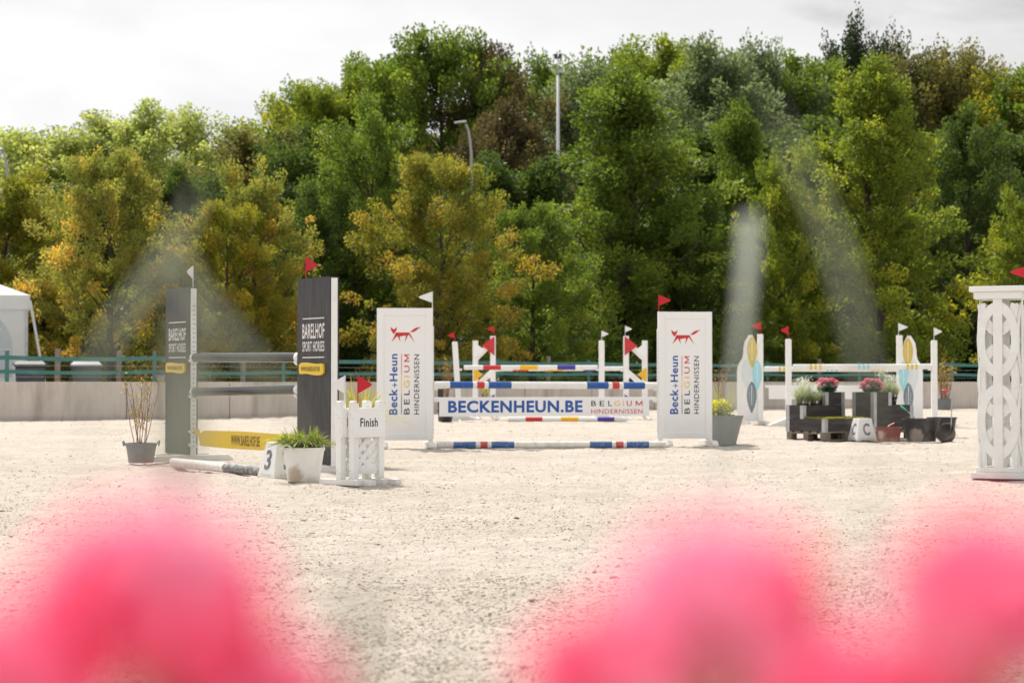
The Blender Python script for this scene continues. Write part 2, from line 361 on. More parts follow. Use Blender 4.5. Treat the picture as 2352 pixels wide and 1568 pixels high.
# ---------------------------------------------------------------- ground
def terrain_z(x, y):
    t = np.clip((y - 82) / 75, 0, 1); s = t * t * (3 - 2 * t)
    amp = 9.5 + 1.5 * np.tanh(x / 20)
    return s * amp
def make_ground():
    xs = np.linspace(-260, 260, 105)
    ys = np.concatenate([np.linspace(-40, 80, 25), np.linspace(84, 180, 33), np.linspace(200, 900, 12)])
    XX, YY = np.meshgrid(xs, ys)
    ZZ = terrain_z(XX, YY) - 0.14 + np.where(YY > 80, (vnoise(XX * 0.2, YY * 0.2, 3) - 0.5) * 0.6, 0)
    mb = MB(); mb.v = list(zip(XX.ravel().tolist(), YY.ravel().tolist(), ZZ.ravel().tolist()))
    w = len(xs)
    mb.f = [(r * w + c, r * w + c + 1, (r + 1) * w + c + 1, (r + 1) * w + c) for r in range(len(ys) - 1) for c in range(w - 1)]
    mb.m = [0] * len(mb.f)
    m = mat('rough_turf', (0.05, 0.065, 0.022), 0.95, 0.4, 0.8, dirt=(0.06, 0.045, 0.03), damt=0.8, dscale=0.5, bump=0.8, bscale=8)
    tag(mb.obj('ground', m, smooth=True), 'rough grass verge rising behind the concrete wall', None, kind='structure')
make_ground()

def sand_z(x, y):
    a = (vnoise(x * 0.9, y * 0.7, 11) - 0.5) * 0.035
    b = (vnoise(x * 3.1, y * 2.3, 12) - 0.5) * 0.030
    c = (vnoise(x * 9.0, y * 7.0, 13) - 0.5) * 0.020
    d = (vnoise(x * 24.0, y * 20.0, 14) - 0.5) * 0.012
    harrow = np.sin((y + 0.15 * x) * 2 * PI / 0.55 + 3 * vnoise(x * 0.3, y * 0.3, 15)) * 0.004
    return a + b + c + d + harrow - 0.012
def make_sand():
    nr, nc = 640, 560
    tx = np.linspace(-0.44, 0.44, nc)
    px = tx * F + CX
    far = wall_d(px) + 0.05
    u = np.linspace(0, 1, nr)
    inv = (1 / 3.2) * (1 - u[:, None]) + (1 / far[None, :]) * u[:, None]
    inv = np.where(u[:, None] < 1, inv, 1 / far[None, :])
    YY = 1 / inv; XX = tx[None, :] * YY
    ZZ = sand_z(XX, YY)
    n = nr * nc
    me = bpy.data.meshes.new('sand')
    me.vertices.add(n); me.vertices.foreach_set('co', np.stack([XX, YY, ZZ], -1).astype(np.float32).ravel())
    r, c = np.meshgrid(np.arange(nr - 1), np.arange(nc - 1), indexing='ij')
    q = np.stack([r * nc + c, r * nc + c + 1, (r + 1) * nc + c + 1, (r + 1) * nc + c], -1).reshape(-1, 4)
    me.loops.add(q.size); me.loops.foreach_set('vertex_index', q.ravel().astype(np.int32))
    me.polygons.add(len(q)); me.polygons.foreach_set('loop_start', np.arange(0, q.size, 4, dtype=np.int32))
    me.polygons.foreach_set('loop_total', np.full(len(q), 4, dtype=np.int32))
    me.update(calc_edges=True)
    m = bpy.data.materials.new('arena_sand'); m.use_nodes = True
    nd, l = m.node_tree.nodes, m.node_tree.links
    b = nd['Principled BSDF']; b.inputs['Roughness'].default_value = 0.95; b.inputs['Specular IOR Level'].default_value = 0.15
    t = nd.new('ShaderNodeTexCoord')
    def noise(s, det, ro=0.6, st=(1, 1, 1)):
        mp_ = nd.new('ShaderNodeMapping'); mp_.inputs['Scale'].default_value = st; l.new(t.outputs['Object'], mp_.inputs[0])
        k = nd.new('ShaderNodeTexNoise'); k.inputs['Scale'].default_value = s; k.inputs['Detail'].default_value = det; k.inputs['Roughness'].default_value = ro
        l.new(mp_.outputs[0], k.inputs['Vector']); return k
    big = noise(0.35, 4); mid = noise(2.2, 8, 0.7); fine = noise(28, 5, 0.7)
    r1 = nd.new('ShaderNodeValToRGB')
    r1.color_ramp.elements[0].position = 0.36; r1.color_ramp.elements[0].color = (0.40, 0.35, 0.29, 1)
    r1.color_ramp.elements[1].position = 0.62; r1.color_ramp.elements[1].color = (0.55, 0.495, 0.435, 1)
    mix = nd.new('ShaderNodeMath'); mix.operation = 'MULTIPLY_ADD'; mix.inputs[1].default_value = 0.35; mix.inputs[2].default_value = 0.0
    a1 = nd.new('ShaderNodeMath'); a1.operation = 'MULTIPLY_ADD'; a1.inputs[1].default_value = 0.4
    a2 = nd.new('ShaderNodeMath'); a2.operation = 'MULTIPLY_ADD'; a2.inputs[1].default_value = 0.3
    l.new(big.outputs['Fac'], mix.inputs[0]); l.new(mid.outputs['Fac'], a1.inputs[0]); l.new(mix.outputs[0], a1.inputs[2])
    l.new(fine.outputs['Fac'], a2.inputs[0]); l.new(a1.outputs[0], a2.inputs[2]); l.new(a2.outputs[0], r1.inputs[0])
    l.new(r1.outputs[0], b.inputs['Base Color'])
    drift = noise(1.0, 5, 0.6, (0.35, 2.4, 1)); rd = nd.new('ShaderNodeMapRange'); rd.inputs['From Min'].default_value = 0.52; rd.inputs['From Max'].default_value = 0.66; rd.inputs['To Max'].default_value = 0.45
    l.new(drift.outputs['Fac'], rd.inputs[0]); mxd = nd.new('ShaderNodeMix'); mxd.data_type = 'RGBA'; mxd.inputs['B'].default_value = (0.60, 0.55, 0.49, 1)
    l.new(rd.outputs[0], mxd.inputs['Factor']); l.new(r1.outputs[0], mxd.inputs['A'])
    spk = noise(11, 8, 0.75, (1.0, 0.8, 1)); rs = nd.new('ShaderNodeMapRange'); rs.inputs['From Min'].default_value = 0.55; rs.inputs['From Max'].default_value = 0.68; rs.inputs['To Max'].default_value = 0.5
    l.new(spk.outputs['Fac'], rs.inputs[0]); mxs = nd.new('ShaderNodeMix'); mxs.data_type = 'RGBA'; mxs.inputs['B'].default_value = (0.27, 0.225, 0.16, 1)
    l.new(rs.outputs[0], mxs.inputs['Factor']); l.new(mxd.outputs['Result'], mxs.inputs['A']); l.new(mxs.outputs['Result'], b.inputs['Base Color'])
    bp = nd.new('ShaderNodeBump'); bp.inputs['Strength'].default_value = 0.8; bp.inputs['Distance'].default_value = 0.014
    l.new(fine.outputs['Fac'], bp.inputs['Height'])
    crumb = noise(7, 6, 0.65); bp2 = nd.new('ShaderNodeBump'); bp2.inputs['Strength'].default_value = 0.8; bp2.inputs['Distance'].default_value = 0.05
    l.new(crumb.outputs['Fac'], bp2.inputs['Height']); l.new(bp.outputs[0], bp2.inputs['Normal']); l.new(bp2.outputs[0], b.inputs['Normal'])
    me.materials.append(m)
    o = bpy.data.objects.new('sand', me); COL.objects.link(o)
    tag(o, 'pale churned sand of the riding arena', None, kind='structure')
    # the rest of the arena, to the sides and behind the camera
    wx = np.linspace(-700, 3100, 80); cols = [(-60.0, 44.0)] + [(X(q, float(wall_d(q))), float(wall_d(q))) for q in wx] + [(60.0, 64.0)]
    mb = MB(); vs = []
    for cx_, cy_ in cols: vs += [(cx_, -45.0, -.075), (cx_, cy_, -.075)]
    mb.add(vs, [(2 * i, 2 * i + 2, 2 * i + 3, 2 * i + 1) for i in range(len(cols) - 1)])
    tag(mb.obj('arena_ground', m), 'level sand of the arena beyond the churned part', None, kind='structure')
make_sand()

def make_clods():
    rng = np.random.default_rng(5)
    n = 200000
    inv = rng.uniform(1 / 62, 1 / 5.2, n); y = 1 / inv; tx = rng.uniform(-0.30, 0.30, n)
    patch = vnoise(tx * y * 0.8, y * 0.6, 31) * 0.6 + vnoise(tx * y * 2.5, y * 2.0, 32) * 0.4
    keep = (rng.uniform(size=n) < np.clip((patch - 0.22) * 1.6, 0.22, 0.9)) & (y < wall_d(tx * F + CX) - 0.3)
    y = y[keep]; x = tx[keep] * y; n = len(y)
    s = (0.0026 + 0.0050 * rng.power(0.35, n)) * (0.75 + y * 0.030) * np.where(rng.uniform(size=n) > 0.993, 2.4, 1)
    z = sand_z(x, y)
    base = np.array([[1, 0, 0], [0, 1, 0], [-1, 0, 0], [0, -1, 0], [0, 0, 0.8], [0, 0, -0.5]], dtype=np.float32)
    V = base[None] * rng.uniform(0.55, 1.4, (n, 6, 1)) + rng.normal(size=(n, 6, 3)) * 0.18
    ang = rng.uniform(0, 2 * PI, n); ca, sa = np.cos(ang), np.sin(ang)
    V = np.stack([V[..., 0] * ca[:, None] - V[..., 1] * sa[:, None], V[..., 0] * sa[:, None] + V[..., 1] * ca[:, None], V[..., 2]], -1)
    V[..., 2] *= rng.uniform(0.3, 0.85, (n, 1)); V[..., 0] *= 1.25
    V = V * s[:, None, None] + np.stack([x, y, z + s * 0.15], -1)[:, None, :]
    T = np.array([[0, 1, 4], [1, 2, 4], [2, 3, 4], [3, 0, 4], [1, 0, 5], [2, 1, 5], [3, 2, 5], [0, 3, 5]])
    Fc = (np.arange(n)[:, None, None] * 6 + T[None]).reshape(-1, 3)
    me = bpy.data.meshes.new('sand_clods')
    me.vertices.add(n * 6); me.vertices.foreach_set('co', V.astype(np.float32).ravel())
    me.loops.add(Fc.size); me.loops.foreach_set('vertex_index', Fc.ravel().astype(np.int32))
    me.polygons.add(len(Fc)); me.polygons.foreach_set('loop_start', np.arange(0, Fc.size, 3, dtype=np.int32))
    me.polygons.foreach_set('loop_total', np.full(len(Fc), 3, dtype=np.int32))
    at = me.attributes.new('hue', 'FLOAT', 'POINT'); at.data.foreach_set('value', np.repeat(rng.uniform(size=n), 6).astype(np.float32))
    me.update(calc_edges=True)
    m = bpy.data.materials.new('clod'); m.use_nodes = True
    nd, l = m.node_tree.nodes, m.node_tree.links
    a = nd.new('ShaderNodeAttribute'); a.attribute_name = 'hue'; r = nd.new('ShaderNodeValToRGB')
    r.color_ramp.elements[0].color = (0.25, 0.21, 0.13, 1); r.color_ramp.elements[1].color = (0.55, 0.49, 0.41, 1)
    r.color_ramp.elements[0].position = 0.0; r.color_ramp.elements[1].position = 0.8
    l.new(a.outputs['Fac'], r.inputs[0]); l.new(r.outputs[0], nd['Principled BSDF'].inputs['Base Color'])
    nd['Principled BSDF'].inputs['Roughness'].default_value = 0.95
    me.materials.append(m)
    o = bpy.data.objects.new('sand_clods', me); COL.objects.link(o)
    tag(o, 'small clods and crumbs of sand scattered over the arena', 'sand clods', kind='stuff')
make_clods()

# ---------------------------------------------------------------- concrete wall and teal fence
def make_wall():
    xs = np.linspace(-700, 3100, 1500); P = np.array([[X(x, float(wall_d(x))), float(wall_d(x))] for x in xs])
    seg = np.r_[0, np.cumsum(np.linalg.norm(np.diff(P, axis=0), axis=1))]
    # joints: one falls left of the potted shrub
    s0 = float(np.interp(292, xs, seg)) % 3.0
    root = thing('concrete_wall', 'long low grey concrete wall along the far edge of the sand arena', 'wall')
    marks = np.arange(s0, seg[-1], 3.0); rr = random.Random(4)
    for a, b in zip(marks[:-1], marks[1:]):
        pa = Vector((np.interp(a, seg, P[:, 0]), np.interp(a, seg, P[:, 1]), 0)); pb = Vector((np.interp(b, seg, P[:, 0]), np.interp(b, seg, P[:, 1]), 0))
        if abs(((pa + pb) / 2).x / ((pa + pb) / 2).y) > 0.41: continue
        L = (pb - pa).length; mb = MB()
        mb.box(0.018, L - 0.018, 0, 0.14, -0.2, 0.875 + rr.uniform(-.006, .006))
        mb.box(0.012, L - 0.012, 0.14, 0.9, -0.2, -0.08)
        o = mb.obj('concrete_panel', CONC, root, bevel=0.012)
        o.location = pa; o.rotation_euler = (0, 0, math.atan2(pb.y - pa.y, pb.x - pa.x))
    return root
make_wall()

def make_fence():
    root = thing('paddock_fence', 'teal two-rail paddock fence standing behind the concrete wall', 'fence')
    xs = [-420, -190, 8, 350, 648, 905, 1144, 1353, 1562, 1765, 1978, 2192, 2405, 2620, 2850]
    for x in xs:
        p = wall_pt(x, 0.32); mb = MB(); mb.box(-.04, .04, -.04, .04, -0.1, 1.58 if x < 1000 else 1.52)
        mb.box(-.045, .045, -.045, .045, 1.58 if x < 1000 else 1.52, 1.60 if x < 1000 else 1.54)
        mb.obj('fence_post', TEAL, root, bevel=0.006, loc=p)
    for zc, hh, nm in ((1.437, .05, 'fence_rail'), (1.115, .045, 'fence_rail')):
        for a, b in zip(xs[:-1], xs[1:]):
            pa, pb = wall_pt(a, 0.26), wall_pt(b, 0.26)
            mb = MB(); k = 6; vs = []
            for i in range(k + 1):
                t = i / k; sag = -0.035 * math.sin(PI * t); p = pa.lerp(pb, t)
                for dy, dz in ((0, -hh), (0, hh), (0.018, hh), (0.018, -hh)): vs.append((p.x, p.y + dy, zc + sag + dz))
            fs = []
            for i in range(k):
                for j in range(4): fs.append((i * 4 + j, i * 4 + (j + 1) % 4, (i + 1) * 4 + (j + 1) % 4, (i + 1) * 4 + j))
            fs += [(3, 2, 1, 0), tuple(k * 4 + j for j in range(4))]
            mb.add(vs, fs); mb.obj(nm, TEAL, root)
    for zc in (0.99, 1.25):
        mb = MB(); mb.tube([tuple(wall_pt(x, 0.3) + Vector((0, 0, zc))) for x in range(-420, 2860, 60)], 0.003, 4)
        mb.obj('fence_wire', GALV, root)
make_fence()

for x, top, dd, lab in ((132, 801, 48, 'grey wooden post behind the teal fence between the two bins'),
                        (273, 806, 50, 'dark wooden post behind the fence just right of the second bin'),
                        (1259, 818, 60.5, 'grey wooden post behind the fence above the blue and red pole'),
                        (1881, 824, 70, 'short wooden post behind the fence left of the pink flowers'),
                        (558, 830, 53, 'low wooden post behind the fence between the two black wings')):
    h = Z(top, dd); mb = MB(); mb.tube([(0, 0, -.1), (0, 0, h * .5), (0.01, 0, h)], [.075, .07, .07], 10)
    tag(mb.obj('wooden_post', WOODG, bevel=0.01, loc=(X(x, dd), dd, 0)), lab, 'post', 'wooden posts behind the fence')

# ---------------------------------------------------------------- jump equipment
def stripes_pole(name, a, b, r, bands, mats, label, cat='pole', group='painted jump poles', n=18, dust=None):
    """a pole from a to b; bands = [(from, to, material index)] along its length, the rest is material 0"""
    a = Vector(a); b = Vector(b); L = (b - a).length
    root = bpy.data.objects
    cuts = sorted({0.0, L, *[min(max(c, 0), L) for q in bands for c in q[:2]]})
    mb = MB()
    for c0, c1 in zip(cuts[:-1], cuts[1:]):
        mi = 0
        for q in bands:
            if q[0] - 1e-6 <= c0 and c1 <= q[1] + 1e-6: mi = q[2]
        k = max(1, int((c1 - c0) / 0.4))
        pts = [(c0 + (c1 - c0) * i / k, 0, 0) for i in range(k + 1)]
        mb.tube(pts, r, n, mi, cap=False)
    e = 0.006
    mb.tube([(-e, 0, 0), (0, 0, 0)], [r * .86, r], n, 0); mb.tube([(L, 0, 0), (L + e, 0, 0)], [r, r * .86], n, 0)
    o = mb.obj(name, mats, smooth=False)
    me = o.data
    sm = [abs(p.normal.x) < 0.5 for p in me.polygons]; me.polygons.foreach_set('use_smooth', sm)
    o.location = a; d = (b - a).normalized()
    o.rotation_euler = d.to_track_quat('X', 'Z').to_euler()
    return tag(o, label, cat, group)

def flag(parent, x, y, z0, z1, tip, m, side=1, ang=0.0, h=0.15):
    """small triangular flag on a rod; side = +1 points to local +x"""
    mb = MB(); mb.tube([(x, y, z0), (x, y, z1)], 0.0055, 8)
    mb.obj('flag_rod', m, parent)
    mb = MB(); c, s = math.cos(ang), math.sin(ang)
    pts = [(0, z1), (0, z1 - h), (tip * .88, z1 - h * .60), (tip * .97, z1 - h * .52), (tip * .97, z1 - h * .48), (tip * .88, z1 - h * .40)]
    pts = [(px * side, pz) for px, pz in pts]
    M = Matrix.Translation((x, y, 0)) @ Matrix.Rotation(ang, 4, 'Z')
    mb.prism(pts, -0.0015, 0.0015, 0, M); mb.obj('flag', m, parent)

def cup(parent, x, y, z, dirx=1, r=0.052):
    """curved dish that carries a pole end"""
    mb = MB(); n = 7; vs = []
    for i in range(n + 1):
        a = PI + PI * (0.08 + 0.84 * i / n)
        for rr in (r, r + 0.008):
            for xx in (0, 0.055 * dirx): vs.append((x + xx, y + math.cos(a) * rr, z + r * .9 + math.sin(a) * rr))
    fs = []
    for i in range(n):
        k = i * 4
        fs += [(k, k + 1, k + 5, k + 4), (k + 2, k + 6, k + 7, k + 3), (k, k + 4, k + 6, k + 2), (k + 1, k + 3, k + 7, k + 5)]
    fs += [(0, 2, 3, 1), (n * 4, n * 4 + 1, n * 4 + 3, n * 4 + 2)]
    mb.add(vs, fs); mb.obj('pole_cup', WHITE, parent)

def foot_bar(mb, cx, cy, L, w=0.09, h=0.065, ang=PI / 2, mi=0, ch=0.06):
    """chamfered ground bar centred at cx, cy"""
    M = Matrix.Translation((cx, cy, 0)) @ Matrix.Rotation(ang, 4, 'Z')
    a = L / 2
    mb.prism([(-a, 0), (a, 0), (a, h * .35), (a - ch, h), (-a + ch, h), (-a, h * .35)], -w / 2, w / 2, mi, M)

# --- white fox jump (centre)
def fox(parent, px, pz, y):
    """px, pz map the sign painter's grid to the board"""
    mk = lambda pts, nm: (lambda mb: mb.prism([(px(a), pz(b)) for a, b in pts], y - .002, y - .0003))(MB()).obj(nm, LETTER_R, parent)
    mk([(182, 352), (208, 372), (218, 373), (242, 352), (234, 388), (212, 418), (190, 388)], 'fox_head')
    # body and legs as convex pieces of one print
    mb = MB()
    for pts in ([(232, 402), (350, 402), (354, 412), (330, 428), (262, 440), (240, 425), (226, 420)],
                [(232, 402), (252, 425), (192, 489)], [(240, 420), (264, 436), (272, 489)],
                [(322, 424), (350, 405), (313, 489)], [(338, 412), (352, 402), (402, 492)]):
        mb.prism([(px(a), pz(b)) for a, b in pts], y - .002, y - .0003)
    mb.obj('fox_body', LETTER_R, parent)
    mk([(360, 402), (372, 388), (388, 373), (410, 360), (432, 356), (458, 354), (436, 366), (420, 380), (402, 393), (385, 399)], 'fox_tail')

def fox_wing(side, d, cxp, topy, W_px, rz, label):
    """side = -1: wing left of the jump with its post on the right"""
    ztop = Z(topy, d)
    root = thing('jump_wing', label, 'jump wing', (X(cxp, d), d, 0), rz, 'white wings with the red fox')
    w = W_px / F * d / 2; t = 0.035
    post = 0.085; zb = 0.10
    # frame with recessed sheet
    mb = MB()
    pl = w * 2 * 0.125
    mb.box(-w, -w + pl, -t, t, zb, ztop); mb.box(w - pl, w, -t, t, zb, ztop)
    mb.box(-w + pl, w - pl, -t, t, ztop - .095, ztop - .001); mb.box(-w + pl, w - pl, -t, t, zb, zb + .085)
    mb.obj('frame', WHITE_CLEAN, root, bevel=0.004)
    mb = MB(); mb.box(-w + pl - .004, w - pl + .004, -t + .012, t - .012, zb + .08, ztop - .09); mb.obj('panel', WHITE_CLEAN, root)
    # inner post with drilled track, carried to the feet
    ix = -side * (w - 0.028)
    mb = MB(); mb.box(ix - .03, ix + .03, -t - .004, t + .004, 0.05, zb - .001); mb.box(-ix - .03, -ix + .03, -t, t, 0.05, zb - .001)
    mb.box(-side * (w + .001) - (.012 if side > 0 else 0), -side * (w + .001) + (0 if side > 0 else .012), -.02, .02, .12, ztop - .24)
    mb.obj('post', WHITE, root, bevel=0.003)
    mb = MB(); z = .2
    while z < ztop - .3:
        xx = -side * (w + .0135); mb.box(min(xx, xx - side * .001), max(xx, xx - side * .001), -.006, .006, z, z + .012); z += .05
    mb.obj('track_hole', BPLASTIC, root)['kind'] = 'stuff'
    for fx in (-w + .07, w - .05):
        mb = MB(); foot_bar(mb, fx, 0, .62, .085, .075, PI / 2 + R(9)); mb.obj('foot', WHITE, root, bevel=0.006)
    # print
    px = lambda a: ((a - 312.5) / 505.0) * 2 * w
    pz = lambda b: ztop - (b - 182) / (1385 - 182) * (ztop - .085)
    yf = -t + .012
    fox(root, px, pz, yf)
    lettering(root, 'Beck', px(170), px(246), pz(1145), pz(912), yf, LETTER_B, True, 0.024)
    lettering(root, '+', px(200), px(244), pz(900), pz(856), yf, LETTER_B, True)
    lettering(root, 'Heun', px(176), px(246), pz(843), pz(596), yf, LETTER_B, True, 0.024)
    for s, a, b in (('B', 1142, 1086), ('E', 1052, 1004), ('L', 968, 922)):
        lettering(root, s, px(305), px(355), pz(a), pz(b), yf, LETTER_K, True, 0.006)
    for s, a, b in (('G', 902, 838), ('I', 806, 795)):
        lettering(root, s, px(305), px(355), pz(a), pz(b), yf, LETTER_Y, True, 0.006)
    for s, a, b in (('U', 762, 702), ('M', 668, 600)):
        lettering(root, s, px(305), px(355), pz(a), pz(b), yf, LETTER_R, True, 0.006)
    lettering(root, 'HINDERNISSEN', px(395), px(442), pz(1142), pz(600), yf, LETTER_K, True, 0.004)
    for c, a, b in ((LETTER_K, 1142, 965), (LETTER_Y, 965, 780), (LETTER_R, 780, 598)):
        mb = MB(); mb.box(px(280), px(285), yf - .002, yf - .0003, pz(a), pz(b)); mb.obj('rule', c, root)
    return root, w, ztop

dL, dR = 26.6, 27.4
rzB = math.atan2(0.8, 3.06) * 0.35
wl_, wL, zL = fox_wing(-1, dL, 930, 707.5, 128.5, rzB * .5, 'white fox wing on the left of the central jump, topped by a white flag')
flag(wl_, wL - .006, 0, zL, Z(669, dL), .19, FLAG_WHITE, -1, h=.152)
wr_, wR, zR = fox_wing(1, dR, 1573, 716, 125, rzB, 'white fox wing on the right of the central jump, topped by a red flag')
flag(wr_, -wR + .012, 0, zR, Z(677, dR), .17, FLAG_RED, 1, h=.152)
cup(wl_, wL + .012, 0, Z(893, dL), 1, .05); cup(wr_, -wR - .012, 0, Z(895, dR), -1, .05)
cup(wl_, wL + .012, 0, Z(920, dL), 1, .03); cup(wr_, -wR - .012, 0, Z(922, dR), -1, .03)
xa, xb = X(997, dL), X(1508, dR)
def band_px(pxs, x0px, x1px, L): return [((a - x0px) / (x1px - x0px) * L, (b - x0px) / (x1px - x0px) * L, c) for a, b, c in pxs]
stripes_pole('jump_pole', (xa, dL, Z(883.5, dL)), (xb, dR, Z(885.5, dR)), .0475,
    band_px([(1031.3, 1083, 1), (1092, 1109, 2), (1118, 1170, 1), (1343.3, 1393.3, 1), (1402.5, 1419, 2), (1428.6, 1478.6, 1)], 997, 1508, (Vector((xb - xa, dR - dL, 0))).length),
    [WHITE_POLE, BLUE, RED], 'white pole with blue and red bands hung above the BECKENHEUN.BE plank')
stripes_pole('jump_pole', (X(1003, 26.15), 26.15, .048), (X(1527, 26.3), 26.3, .048), .046,
    band_px([(1041.5, 1092.8, 1), (1103.5, 1120, 2), (1128.6, 1181, 1), (1355, 1406, 1), (1415, 1432.5, 2), (1440, 1491.4, 1)], 1003, 1527, 3.0),
    [WHITE_OLD, BLUE_DUSTY, RED_DUSTY], 'dusty blue, red and white pole lying on the sand between the fox wings')
def beck_plank():
    a = Vector((X(996, dL), dL, 0)); b = Vector((X(1508, dR), dR, 0)); L = (b - a).length
    root = thing('jump_plank', 'white plank lettered BECKENHEUN.BE hung between the fox wings', 'plank', a, math.atan2(b.y - a.y, b.x - a.x))
    q = lambda x: (x - 996) / (1508 - 996) * L
    z1, z0 = Z(911.5, 27), Z(955, 27); zl = lambda y: z1 + (911.5 - y) / (955 - 911.5) * (z1 - z0)
    mb = MB()
    mb.prism([(q(1009), z0), (q(1490), z0), (q(1490), z1 - .045), (L, z1 - .045), (L, z1 - .01), (L - .02, z1), (.02, z1), (0, z1 - .01), (0, z1 - .06), (q(1009), z1 - .06)], -.013, .013)
    mb.obj('board', WHITE_CLEAN, root, bevel=0.004)
    lettering(root, 'BECKENHEUN.BE', q(1028), q(1334), zl(946.8), zl(919), -.013, LETTER_B, bold=0.034)
    xs = 1354; wpx = (1474 - 1354)
    spec = [('B', 0, .095, LETTER_K), ('E', .165, .255, LETTER_K), ('L', .33, .405, LETTER_K), ('G', .445, .56, LETTER_Y), ('I', .615, .632, LETTER_Y), ('U', .69, .79, LETTER_R), ('M', .865, 1, LETTER_R)]
    for s, u, v, mm in spec:
        lettering(root, s, q(xs + u * wpx), q(xs + v * wpx), zl(932.5), zl(920.5), -.013, mm, bold=0.006)
    lettering(root, 'HINDERNISSEN', q(1354), q(1474), zl(950), zl(939.5), -.013, LETTER_R, bold=0.002)
beck_plank()

# --- black wings jump (left)
ux, uy = .55, -.835
rzA = math.atan2(uy, ux)
def black_wing(nm_px, d, w, ztop, inner, label, flagm, txt):
    root = thing('jump_wing', label, 'jump wing', (X(nm_px, d), d, 0), rzA, 'black lettered wings')
    t = .036; zb = .075
    mb = MB(); mb.box(-w, 0, -t, t, zb - .02, ztop - .004); mb.obj('core', WHITE, root, bevel=0.003)
    for y0, y1, nm in ((-t - .014, -t - .0005, 'board'), (t + .0005, t + .014, 'board')):
        mb = MB()
        k = 4
        for i in range(k):   # tongue and groove boards
            a = -w - .004 + (w + .006) * i / k; b = -w - .004 + (w + .006) * (i + 1) / k
            mb.box(a + .0006, b - .0006, y0, y1, zb, ztop)
        mb.obj(nm, CHAR, root, bevel=0.0015)
    mb = MB(); mb.box(-w - .004, .002, -t - .014, t + .014, ztop + .0005, ztop + .007); mb.obj('cap_strip', CHAR, root)
    for fx in (-w + .06, -.05):
        mb = MB(); foot_bar(mb, fx, 0, .98, .08, .07, PI / 2); mb.obj('foot', WHITE, root, bevel=0.006)
        mb = MB(); mb.box(fx - .03, fx + .03, -.03, .03, .06, zb - .021); mb.obj('post_end', WOODG, root)
    ex = 0 if inner > 0 else -w
    mb = MB(); z = .16; i = 0
    while z < ztop - .2:
        if inner > 0:
            mb.box(ex + .0005, ex + .0016, -.006, .006, z, z + .012)
            if i % 2: mb.box(ex + .0005, ex + .0016, .012, .03, z + .004, z + .008)
        z += .05; i += 1
    if inner > 0: mb.obj('track_hole', BPLASTIC, root)['kind'] = 'stuff'
    # print
    fy = -t - .014
    x0, x1 = txt['x']; zl = lambda y: Z(y, txt['d'])
    for yl in txt['lines']:
        mb = MB(); mb.box(x0, x1, fy - .002, fy - .0003, zl(yl) - .005, zl(yl) + .005); mb.obj('rule', LETTER_W, root)
    lettering(root, 'BARELHOF', x0 - .005, x1 + .005, zl(txt['a'][1]), zl(txt['a'][0]), fy, LETTER_W, bold=0.018)
    lettering(root, 'SPORT HORSES', x0 - .005, x1 + .005, zl(txt['b'][1]), zl(txt['b'][0]), fy, LETTER_W, bold=0.014)
    # small yellow plaque
    pz0, pz1 = zl(txt['p'][1]), zl(txt['p'][0]); a, b = x0 - .035, x1 + .02; mb = MB(); n = 12; poly = []
    for i in range(n + 1):
        s = i / n; poly.append((a + (b - a) * s, pz1 - .012 * math.sin(s * PI * 1.0) * 0 + .006 * math.sin(s * 2 * PI) + (-.012 if i in (0, n) else 0)))
    for i in range(n, -1, -1):
        s = i / n; poly.append((a + (b - a) * s, pz0 + .008 * math.sin(s * 2 * PI) + (.014 if i in (0, n) else 0)))
    mb.prism(poly, fy - .026, fy - .001); pq = mb.obj('plaque', YPLANK, root, bevel=0.003)
    lettering(pq, 'WWW.BARELHOF.BE', a + .05, b - .06, pz0 + .032, pz1 - .032, fy - .026, LETTER_DIM, bold=0.02)
    return root

# left
dA, zA = 22.0, Z(661, 22.0)
bwl = black_wing(444.5, dA, .645, zA, 1, 'black wing beside the bare shrub, with a white flag above its drilled white edge', None,
    dict(x=(-.55, -.10), d=22.3, lines=(740.6, 821), a=(754, 782.4), b=(788.7, 809), p=(833.8, 856)))
flag(bwl, -.02, .0, zA, Z(610, dA), .16, FLAG_WHITE, -1, ang=R(131), h=.15)
dB, zB = 19.26, Z(636.5, 19.26)
bwr = black_wing(768, dB, .68, zB, -1, 'tall black wing nearest the white flower pot, with a red flag on its far corner', None,
    dict(x=(-.565, -.115), d=19.52, lines=(731, 820.5), a=(742.5, 777.5), b=(783.5, 807), p=(833.8, 860)))
flag(bwr, -.60, 0, zB, Z(589, dB + .45), .2, FLAG_RED, 1, ang=R(116), h=.15)
# small red-edged sticker on the near edge
mb = MB(); mb.box(.0008, .0018, -.022, .022, .16, .27); mb.obj('sticker', WHITE_CLEAN, bwr)
mb = MB(); mb.box(.0008, .0022, -.026, .026, .272, .276); mb.obj('sticker_line', LETTER_R, bwr)
A0 = Vector((X(444.5, dA), dA, 0)); dv = Vector((ux, uy, 0)).normalized(); LB = 2.62
for z in (Z(828, dA), Z(910, dA), Z(990, 22.0), Z(1021, 22.0)): cup(bwl, .003, -.01, z - .02, 1, .05)
for z in (1.05, .72): cup(bwr, -.683, -.01, z, -1, .05)
nv = Vector((.835, .55, 0))
def bpole(z0, z1, label):
    a = A0 + dv * .035 - nv * .015 + Vector((0, 0, z0)); b = A0 + dv * (LB - .03) - nv * .015 + Vector((0, 0, z1))
    stripes_pole('jump_pole', a, b, .05, [(0.05, (b - a).length - .06, 1)], [WHITE_POLE, BLACK_POLE], label)
bpole(1.145, 1.12, 'upper glossy black pole hung between the black wings')
bpole(.765, .80, 'lower glossy black pole hung between the black wings')
gp0 = Vector((X(399, 20.45), 20.45, .05)); gdir = Vector((1.13, -1.9, 0)).normalized()
